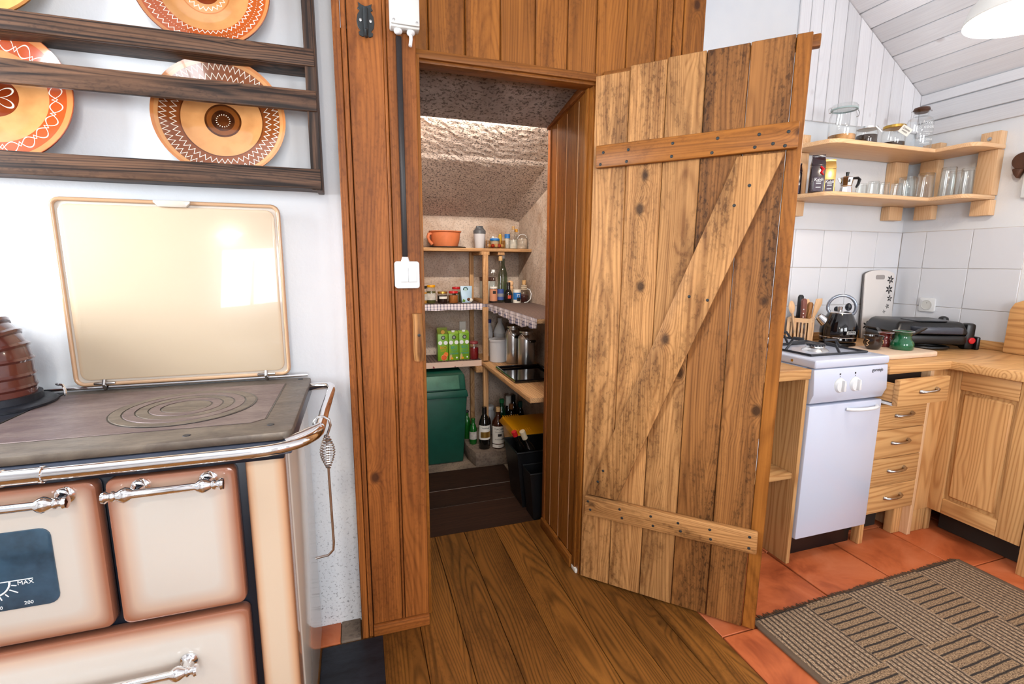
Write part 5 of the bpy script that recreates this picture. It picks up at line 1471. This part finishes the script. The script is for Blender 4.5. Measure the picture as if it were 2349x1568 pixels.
def bag(label, x, y, w, d, h, m, lm, deco=None):
    t = thing('coffee_bag', label, 'coffee bag', (x, y, zl), -.6, 'coffee bags on the lower kitchen shelf')
    part('bag_body', G().frustum((-w, w, -d, d, 0), (-w * .97, w * .97, -d * .9, d * .9, h * .72)), m, t, .005)
    part('bag_top', G().frustum((-w * .97, w * .97, -d * .9, d * .9, h * .72), (-w * .92, w * .92, -.003, .003, h * .93)), m, t, .002)
    part('bag_seal', G().box(-w * .92, w * .92, -.004, .004, h * .93, h), m, t, .001)
    part('label', G().box(-w * .55, w * .72, -d - .0015, -d + .002, h * .04, h * .4), lm, t)
    text('Kaldi', w * .62, 'print', t, (w * .1, -d - .0018, h * .33))
    for zz in (.26, .22, .12):
        part('label_line', G().box(-w * .25, w * .45, -d - .0022, -d - .0012, h * zz, h * (zz + .018)), 'print', t)
    if deco:
        part('red_swirl', G().tube([(w * .2, -d * .97, h * .68), (w * .6, -d * .99, h * .6), (w * .35, -d * 1.0, h * .52), (w * .7, -d, h * .45)], [.004, .008, .006, .003], 6), 'red', t, smooth=.8)
    return t


M_lab = plain('purple_label', srgb(58, 40, 62), .5)
bag('dark coffee bag with red swirl on the lower shelf', 2.265, 1.955, .032, .022, .185, M_foil, M_lab, True)
bag('gold coffee bag beside the moka pot', 2.352, 1.965, .031, .021, .172, M_gold, M_lab)
bag('dark coffee bag half hidden behind the other bags', 2.235, 2.06, .03, .02, .16, M_foil, M_lab)
MK = thing('moka_pot', 'small aluminium moka pot on the lower shelf', 'moka pot', (2.472, 1.955, zl), -.7)
oct_ = lambda r0, z0, r1, z1_: G().lathe([(r0, z0), (r1, z1_)], 8)
part('boiler', G().lathe([(.029, 0), (.031, .003), (.026, .038), (.024, .042)], 8), 'steel', MK)
part('pot', G().lathe([(.023, .042), (.025, .046), (.031, .082), (.031, .084)], 8), 'steel', MK)
part('lid', G().lathe([(.032, .0845), (.030, .088), (.008, .095), (.0001, .095)], 8), 'steel', MK)
part('lid_knob', G().lathe([(.006, .095), (.0085, .112), (.007, .114), (.0001, .114)], 10), 'black', MK, smooth=.5)
part('spout', G().prism([(-.028, .083), (-.046, .086), (-.027, .056)], -.007, .007, 'Y'), 'steel', MK, .002)
part('handle', G().tube([(.028, 0, .082), (.048, 0, .082), (.056, 0, .074), (.052, 0, .052), (.044, 0, .034)], [.006, .007, .008, .007, .005], 8), 'black', MK, smooth=.7)
part('emblem', G().box(-.004, .004, -.0012, .0012, 0, .014), 'ink', MK, loc=(.006, -.0275, .06))


def tumbler(label, x, y, r, h, flutes=False, name='drinking_glass'):
    t = thing(name, label, 'glass', (x, y, zl), group='upturned glasses on the lower kitchen shelf')
    n = 24
    if flutes:
        prof = [(r, 0), (r * .97, h * .08), (r * .9, h * .6), (r * .84, h), (.0001, h), (.0001, h - .008), (r * .78, h - .008), (r * .92, .002), (r, 0)]
    else:
        prof = [(r, 0), (r, .003), (r * .93, h * .35), (r * .95, h * .45), (r * .9, h * .97), (r * .84, h), (.0001, h), (.0001, h - .012), (r * .8, h - .012), (r * .88, h * .45), (r * .93, .002), (r, 0)]
    gm = G().lathe(prof, n, cap=False)
    if flutes or True:
        vs = []
        for i, (x_, y_, z_) in enumerate(gm.v):
            k = 1 - .035 * (i % 2) if z_ > h * (.1 if flutes else .4) and (x_ * x_ + y_ * y_) > (r * .8) ** 2 else 1
            vs.append((x_ * k, y_ * k, z_))
        gm.v = vs
    part('glass_wall', gm, 'glass', t, smooth=.9 if not flutes else .5)
    if not flutes:
        part('base_rim', G().lathe([(r * .86, h - .001), (r * .9, h - .006), (r * .84, h - .008)], n, cap=False), 'glass', t, smooth=.6)
    return t


for k, (x, y) in enumerate(((2.655, 1.945), (2.742, 1.955), (2.832, 1.945))):
    tumbler(['small fluted glass nearest the moka pot', 'small fluted glass, middle of the three small ones', 'small fluted glass nearest the tall glasses'][k], x, y, .0305, .075, True)
tumbler('small fluted glass in the back row against the wall', 2.70, 2.045, .0305, .08, True)
for lb, x, y, r, h in (('medium glass standing first in the tall row', 2.905, 1.945, .041, .112), ('broad tall glass at the inside corner of the shelf', 3.012, 1.92, .042, .134), ('broad tall glass in the back corner of the shelf', 3.03, 2.02, .041, .125), ('tall glass second from the right upright', 3.03, 1.825, .036, .15), ('slim tall glass next to the right upright', 3.055, 1.752, .0305, .135), ('tall glass behind the slim one near the wall', 3.115, 1.84, .035, .14)):
    tumbler(lb, x, y, r, h)
# ------------------------------------------------------------------ things on the worktop and hob
zw = ZW + .0008
UH = thing('utensil_holder', 'slatted wooden utensil holder behind the gas stove', 'utensil holder', (2.345, 2.03, zw), math.radians(33))
S, Hh = .058, .15
part('base', G().box(-S, S, -S, S, 0, .008), 'shelfX', UH)
for sx in (-1, 1):
    for sy in (-1, 1):
        part('corner_post', G().box(min(sx * S, sx * (S - .014)), max(sx * S, sx * (S - .014)), min(sy * S, sy * (S - .014)), max(sy * S, sy * (S - .014)), .008, Hh), 'shelfZ', UH, .001, seg=1)
for s in (-1, 1):
    part('top_rail', G().box(-S + .0141, S - .0141, min(s * S, s * (S - .012)), max(s * S, s * (S - .012)), Hh - .022, Hh), 'shelfX', UH)
    part('top_rail', G().box(min(s * S, s * (S - .012)), max(s * S, s * (S - .012)), -S + .0141, S - .0141, Hh - .022, Hh), 'shelfY', UH)
    for k in range(5):
        q = -.034 + k * .017
        part('slat', G().box(q - .0033, q + .0033, min(s * (S - .003), s * (S - .009)), max(s * (S - .003), s * (S - .009)), .008, Hh - .022), 'shelfZ', UH)
        part('slat', G().box(min(s * (S - .003), s * (S - .009)), max(s * (S - .003), s * (S - .009)), q - .0033, q + .0033, .008, Hh - .022), 'shelfZ', UH)


def utensil(name, label, dx, dy, lean_x, lean_y, build):
    t = thing(name, label, 'utensil', (2.345 + dx, 2.03 + dy, zw + .012), group='utensils in the slatted holder')
    t.rotation_euler = (lean_y, lean_x, 0)
    build(t)
    return t


def spoon(t):
    part('handle', G().tube([(0, 0, 0), (0, 0, .17)], [.005, .0065], 8), 'shelfZ', t, smooth=.8)
    part('bowl', G().ball((0, 0, .205), .021, 14, 10, 1.75).xf(Matrix.Diagonal((1, .32, 1, 1))), 'shelfZ', t, smooth=.8)


def spatula(t):
    part('handle', G().tube([(0, 0, 0), (0, 0, .15)], [.006, .008], 8), 'shelfZ', t, smooth=.8)
    part('blade', G().prism([(-.008, .145), (.008, .145), (.026, .235), (.014, .262), (-.026, .245), (-.02, .2)], -.003, .003, 'Y'), 'shelfZ', t, .002)


def knife(hm, riv, top):
    def f(t):
        part('blade', G().prism([(-.014, 0), (.014, 0), (.014, .13), (-.014, .13)], -.001, .001, 'Y'), 'steel', t)
        h = part('handle', G().prism([(-.015, .125), (.016, .125), (.012, .15), (.015, .2), (.016, top - .01), (.006, top), (-.008, top), (-.016, top - .012), (-.014, .17)], -.008, .008, 'Y'), hm, t, .004)
        if riv:
            for zz in (.145, .165, .187):
                part('rivet', G().lathe([(.0001, -.0095), (.0034, -.009), (.0034, 0)], 10, (-.008, 0, zz), 'Y'), 'whitepl', h)
    return f


utensil('kitchen_knife', 'knife with brown riveted handle standing in the holder', -.012, -.025, -.04, 0, knife(plain('brown_bakelite', srgb(122, 70, 58), .35), True, .245))
utensil('kitchen_knife', 'knife with black handle top behind the wooden one', .006, .025, .02, .0, knife('black', False, .262))
utensil('kitchen_knife', 'knife with worn wooden handle at the front of the holder', .012, -.03, .04, 0, knife('logZ', False, .225))
utensil('wooden_spoon', 'wooden spoon leaning right behind the wooden knife', .012, .012, .16, 0, spoon)
utensil('wooden_spatula', 'flat wooden spatula leaning furthest right', .028, -.008, .34, 0, spatula)
utensil('wooden_spoon', 'wooden spoon leaning left beside the open door', -.035, -.012, -.27, .0, spoon)
# kettle
KT = thing('electric_kettle', 'glossy black electric kettle with chrome spout', 'kettle', (2.535, 1.955, zw), math.radians(-42))
part('power_base', G().lathe([(.082, 0), (.087, .006), (.086, .016), (.075, .02), (.0001, .02)], 40), 'black', KT, smooth=.5)
kb = part('kettle_body', G().lathe([(.074, .021), (.084, .023), (.0885, .03), (.0885, .047), (.0875, .049), (.088, .051), (.0905, .08), (.086, .112), (.072, .145), (.062, .168), (.057, .178), (.0001, .18)], 44), 'gblack', KT, smooth=.5)
part('trim_band', G().lathe([(.0888, .0475), (.0895, .049), (.0888, .0505)], 44, cap=False), 'steel', kb)
part('lid', G().lathe([(.056, .178), (.056, .182), (.04, .188), (.0001, .19)], 36), 'alu', KT, smooth=.5)
part('lid_knob', G().lathe([(.011, .188), (.013, .21), (.010, .213), (.0001, .214)], 18, (-.004, -.005, 0)), 'satin', KT, smooth=.6)
part('spout', G().lathe([(.030, -.008), (.026, .02), (.022, .045), (.020, .046), (.018, .042)], 24).xf(Matrix.Translation((-.068, -.012, .126)) @ Matrix.Rotation(math.radians(-48), 4, 'Y')), 'steel', KT, smooth=.6)
hpts = [(-.05, 0, .178)] + [(.004 + .066 * math.cos(math.radians(t)), 0, .208 + .066 * math.sin(math.radians(t))) for t in range(190, -25, -14)] + [(.058, 0, .172)]
part('handle_arch', G().tube(hpts, .0085, 12), plain('smoked_clear_handle', srgb(150, 160, 176), .08, .6), KT, smooth=.8)
part('handle_grip', G().ball((.034, -.004, .212), .0165, 14, 10, 1.3), plain('blue_black_plastic', srgb(24, 30, 40), .3), KT, smooth=.8)
part('lid_hinge', G().ball((-.016, .012, .197), .014, 12, 8, 1.1), plain('hinge_plastic', srgb(30, 34, 44), .3), KT, smooth=.8)
bd = part('badge', G().box(-.024, .024, -.0015, .0015, -.0085, .0085), 'print', KT, loc=(.0450, -.0806, .078), rot=(0, 0, .511))
part('badge_field', G().box(-.0222, .0222, -.0022, 0, -.0067, .0067), 'ink', bd)
text('KitchenAid', .0098, 'print', bd, (0, -.0026, 0))
# flowered chopping board against the wall
CBD = thing('chopping_board', 'white chopping board printed with black flowers, leaning on the tiles', 'chopping board', (3.03, 2.096, zw))
CBD.rotation_euler = (math.radians(-3.5), 0, math.radians(-2))
bw, bh = .118, .41
prof = [(-bw, 0), (bw, 0), (bw, bh - .03)] + [(bw * math.cos(math.radians(t)), bh - .03 + .03 * math.sin(math.radians(t))) for t in range(15, 180, 15)] + [(-bw, bh - .03)]
core = part('board_face', G().prism(prof, -.008, 0, 'Y'), plain('white_laminate', srgb(228, 224, 222), .35), CBD, .002)
part('board_edge', G().prism([(x * 1.004 - .002, z + .001) for x, z in prof], .0004, .008, 'Y'), plain('grey_board_back', srgb(110, 106, 106), .5), CBD, .001)
part('grip_slot', G().prism(roundrect(-.036, .036, bh - .056, bh - .03, .009), -.0088, -.0078, 'Y'), plain('slot_shadow_grey', srgb(160, 154, 152), .6), core)


def flower(x, z, s, n, a0):
    pet = [(0, 0), (s * .35, s * .22), (s * .8, s * .16), (s, 0), (s * .8, -s * .16), (s * .35, -s * .22)]
    for k in range(n):
        a_ = a0 + k * 2 * PI / n
        part('petal', G().prism([(x + (p[0] + s * .12) * math.cos(a_) - p[1] * math.sin(a_), z + (p[0] + s * .12) * math.sin(a_) + p[1] * math.cos(a_)) for p in pet], -.0087, -.0079, 'Y'), 'ink', core)


for x, z, s, n, a0 in ((.084, .352, .024, 6, .3), (.078, .293, .026, 6, .5), (.086, .238, .019, 5, .2), (.072, .19, .014, 5, .6), (.048, .158, .011, 4, .2), (-.085, .075, .028, 6, .4), (-.045, .098, .016, 5, .1), (-.012, .12, .012, 4, .3), (-.072, .022, .028, 6, .1), (-.042, .045, .014, 4, .7)):
    flower(x, z, s, n, a0)
# contact grill
CG = thing('contact_grill', 'black closed contact grill with red button in the worktop corner', 'grill', (2.965, 1.83, zw), math.radians(-26))
CG.scale = (1.26, 1.2, 1.38)
part('lower_housing', G().prism(roundrect(-.155, .13, -.125, .125, .03), .02, .055), 'black', CG, .008, smooth=.5)
part('upper_lid', G().frustum((-.16, .128, -.13, .125, .057), (-.135, .115, -.105, .115, .105)), 'black', CG, .016, smooth=.6, seg=3)
part('grip_frame', G().prism([(-.10, -.1), (-.085, -.165), (.075, -.165), (.09, -.1), (.06, -.1), (.05, -.135), (-.06, -.135), (-.07, -.1)], .064, .088), plain('satin_black_handle', srgb(60, 64, 76), .3), CG, .005)
part('grip_well', G().prism(roundrect(-.07, .06, -.10, .02, .02), .1045, .1075), plain('satin_black_inset', srgb(40, 42, 48), .3), CG, .001)
part('hinge_arm', G().box(.128, .165, -.10, -.055, .0, .10), 'black', CG, .01)
part('hinge_arm', G().box(.135, .165, .06, .10, .0, .112), 'black', CG, .012)
part('arm_base', G().prism([(-.11, .0), (.05, .0), (.09, .03), (.09, .05), (-.11, .05)], .1655, .18, 'X'), 'black', CG, .005)
part('red_button', G().lathe([(.012, 0), (.012, -.007), (.009, -.009), (.0001, -.009)], 18, (.150, -.10, .035), 'Y'), 'red', CG, smooth=.5)
part('foot', G().box(-.12, -.09, -.1, -.07, 0, .02), 'black', CG)
part('foot', G().box(-.12, -.09, .07, .1, 0, .02), 'black', CG)
part('drip_ring', G().tube([(-.01 + .07 * math.cos(t * PI / 8), -.10 + .05 * math.sin(t * PI / 8), .008) for t in range(16)], .006, 8, closed=True), 'black', CG, smooth=.8)
# board with cup and coffee pots
SBD = tag(part('serving_board', G().prism([(2.36, 1.565), (2.385, 1.555), (2.69, 1.555), (2.715, 1.575), (2.715, 1.70), (2.66, 1.79), (2.40, 1.79), (2.36, 1.75)], zw, zw + .024), plain('pinkish_beech', srgb(226, 198, 172), .5, var=.08), None, .006, smooth=.5), 'pale beech cutting board under the green coffee pot', 'cutting board')
zb = zw + .0248
CU = thing('dark_cup', 'dark glazed cup with pale scratched ornament on the cutting board', 'cup', (2.45, 1.70, zb), -.8)
part('cup_wall', G().lathe([(.0001, 0), (.024, 0), (.03, .006), (.041, .028), (.0385, .05), (.042, .062), (.043, .068), (.039, .067), (.036, .052), (.037, .028), (.027, .008), (.0001, .006)], 30), plain('black_brown_glaze', srgb(30, 20, 20), .1, coat=.6), CU, smooth=.6)
part('ornament', G().tube([(-.032, -.0245, .05), (-.022, -.034, .046), (-.030, -.029, .034), (-.023, -.034, .024), (-.03, -.027, .018)], .0018, 6), 'shelfZ', CU, smooth=.8)
part('ornament', G().tube([(.034, -.021, .05), (.039, -.012, .038), (.032, -.022, .024)], .0015, 6), 'shelfZ', CU, smooth=.8)


def cezve(label, x, y, s, body, rz):
    t = thing('coffee_pot', label, 'coffee pot', (x, y, zb), rz)
    part('pot_wall', G().lathe([(.0001, 0), (.045 * s, 0), (.049 * s, .006 * s), (.049 * s, .03 * s), (.044 * s, .042 * s), (.036 * s, .052 * s), (.033 * s, .074 * s), (.037 * s, .084 * s), (.044 * s, .09 * s), (.041 * s, .0905 * s), (.032 * s, .08 * s), (.030 * s, .06 * s), (.042 * s, .03 * s), (.042 * s, .006 * s), (.0001, .005 * s)], 32), body, t, smooth=.6)
    part('rim', G().lathe([(.0435 * s, .0895 * s), (.0455 * s, .0905 * s), (.0435 * s, .0922 * s), (.041 * s, .091 * s)], 32, cap=False), 'alu', t, smooth=.6)
    h = part('handle', G().tube([(.032 * s, 0, .062 * s), (.055 * s, 0, .066 * s), (.075 * s, 0, .07 * s)], .006 * s, 8), 'steel', t, smooth=.8)
    part('grip', G().tube([(.07 * s, 0, .069 * s), (.13 * s, 0, .085 * s), (.18 * s, 0, .096 * s), (.195 * s, 0, .097 * s)], [.0075 * s, .0095 * s, .008 * s, .004 * s], 10), 'black', h, smooth=.8)
    return t


cezve('green glazed coffee pot with black handle on the cutting board', 2.588, 1.655, 1.0, 'greenglz', math.radians(5))
cezve('small dark red coffee pot hidden behind the green one', 2.60, 1.745, .78, plain('dark_red_enamel', srgb(110, 34, 34), .15, coat=.6), math.radians(50))
SK = thing('power_socket', 'white power socket on the tiled wall', 'socket', (B - .009, 1.942, 1.09), world=True)
part('frame', G().prism(roundrect(1.90, 1.985, 1.05, 1.131, .01), B - .022, B - .0085, 'X'), 'whitepl', SK, .004)
part('insert', G().lathe([(.028, -.001), (.0275, -.003), (.024, .003), (.0001, .003)], 24, (B - .022, 1.942, 1.09), 'X'), 'greypl', SK, smooth=.5)
for dy in (-.0095, .0095):
    part('pin_hole', G().lathe([(.0001, -.0005), (.003, -.0004), (.003, 0)], 10, (B - .0192, 1.942 + dy, 1.09), 'X'), 'ink', SK)
part('earth_pin', G().lathe([(.0001, -.006), (.0025, -.005), (.0025, 0)], 8, (B - .0192, 1.942, 1.102), 'X'), 'satin', SK)
tag(part('wooden_board', G().prism([(1.30, ZW + .001), (1.535, ZW + .001), (1.535, 1.10), (1.52, 1.135), (1.49, 1.15), (1.30, 1.15)], B - .075, B - .055, 'X'), 'kitchenY', None, .004), 'brown wooden board standing upright at the right edge of the worktop', 'board')
HK = thing('towel_holder', 'dark wooden scroll hook on the right kitchen wall', 'hook', (B, 1.585, 1.82), world=True)
part('disc', G().lathe([(.0001, -.055), (.037, -.053), (.04, -.048), (.04, -.001), (.0001, -.001)], 28, (B, 1.60, 1.835), 'X'), 'darkwoodhook', HK, smooth=.5)
part('curl', G().prism([(1.635, 1.80), (1.628, 1.775), (1.612, 1.752), (1.603, 1.775), (1.592, 1.80), (1.60, 1.81)], B - .05, B - .012, 'X'), 'darkwoodhook', HK, .005)
tag(part('kitchen_towel', G().box(B - .035, B - .012, 1.40, 1.592, 1.655, 1.81), 'towel', None, .006), 'white kitchen towel hanging at the right edge', 'towel')
# pendant lamp
LP = thing('pendant_lamp', 'white enamel pendant lamp, lit, at the upper right corner', 'lamp', (2.10, 1.09, 2.112))
part('shade', G().lathe([(.172, .0), (.174, .004), (.16, .05), (.12, .10), (.06, .135), (.04, .14), (.04, .136), (.058, .13), (.117, .097), (.156, .049), (.169, .004), (.172, 0)], 48, cap=False), 'enamelw', LP, smooth=.6)
part('socket', G().lathe([(.03, .205), (.036, .19), (.04, .141), (.0001, .141)], 20), 'whitepl', LP, smooth=.6)
part('cord', G().tube([(0, 0, .205), (0, 0, .785)], .004, 8), 'whitepl', LP)
bu = part('bulb', G().ball((0, 0, .085), .032, 16, 10), 'bulb', LP, smooth=.8)
l = bpy.data.lights.new('lamp_light', 'POINT')
l.energy, l.color, l.shadow_soft_size = 16, (1, .86, .7), .04
lo = bpy.data.objects.new('lamp_light', l)
COL.objects.link(lo)
lo.parent = LP
lo.location = (0, 0, .03)
# unseen second pendant, added behind the viewer to brighten the pantry
LFILL = thing('pendant_lamp', 'unseen white enamel pendant lamp, added behind the viewer to light the pantry', 'lamp', (-.35, -.75, 2.15))
for c in list(LP.children):
    if c.type == 'MESH':
        o = c.copy()
        COL.objects.link(o)
        o.parent = LFILL
        if o.name.startswith('cord'):
            o.scale = (1, 1, .95)
lofill = bpy.data.objects.new('lamp_light', l.copy())
lofill.data.energy = 26
COL.objects.link(lofill)
lofill.parent = LFILL
lofill.location = (0, 0, -.02)
# rug
RG = thing('rug', 'woven brown block-pattern rug on the terracotta tiles', 'rug', (1.345, 1.245, .0015), math.radians(1.2))
RW, RD = 1.20, 1.9
part('weave', G().box(.02, RW - .02, -RD, 0, 0, .007), 'rug', RG)
for x in (0, RW - .024):
    part('side_binding', G().box(x, x + .024, -RD, -.002, 0, .010), 'binding', RG, .004)
vs, fs = [], []
rnd = random.Random(5)
g = G()
for i in range(240):
    x = .005 + (RW - .01) * i / 240
    l_ = rnd.uniform(.012, .024)
    dx = rnd.uniform(-.004, .004)
    g.add([(x, -.001, .007), (x + .003, -.001, .007), (x + .003 + dx, l_, .001), (x + dx, l_, .001), (x, -.001, .002), (x + .003, -.001, .002), (x + .003 + dx, l_, .0), (x + dx, l_, .0)], [(0, 1, 2, 3), (4, 7, 6, 5), (0, 4, 5, 1), (2, 6, 7, 3), (0, 3, 7, 4), (1, 5, 6, 2)])
fo = part('fringe', g, 'fringe', RG)
fo['kind'] = 'stuff'
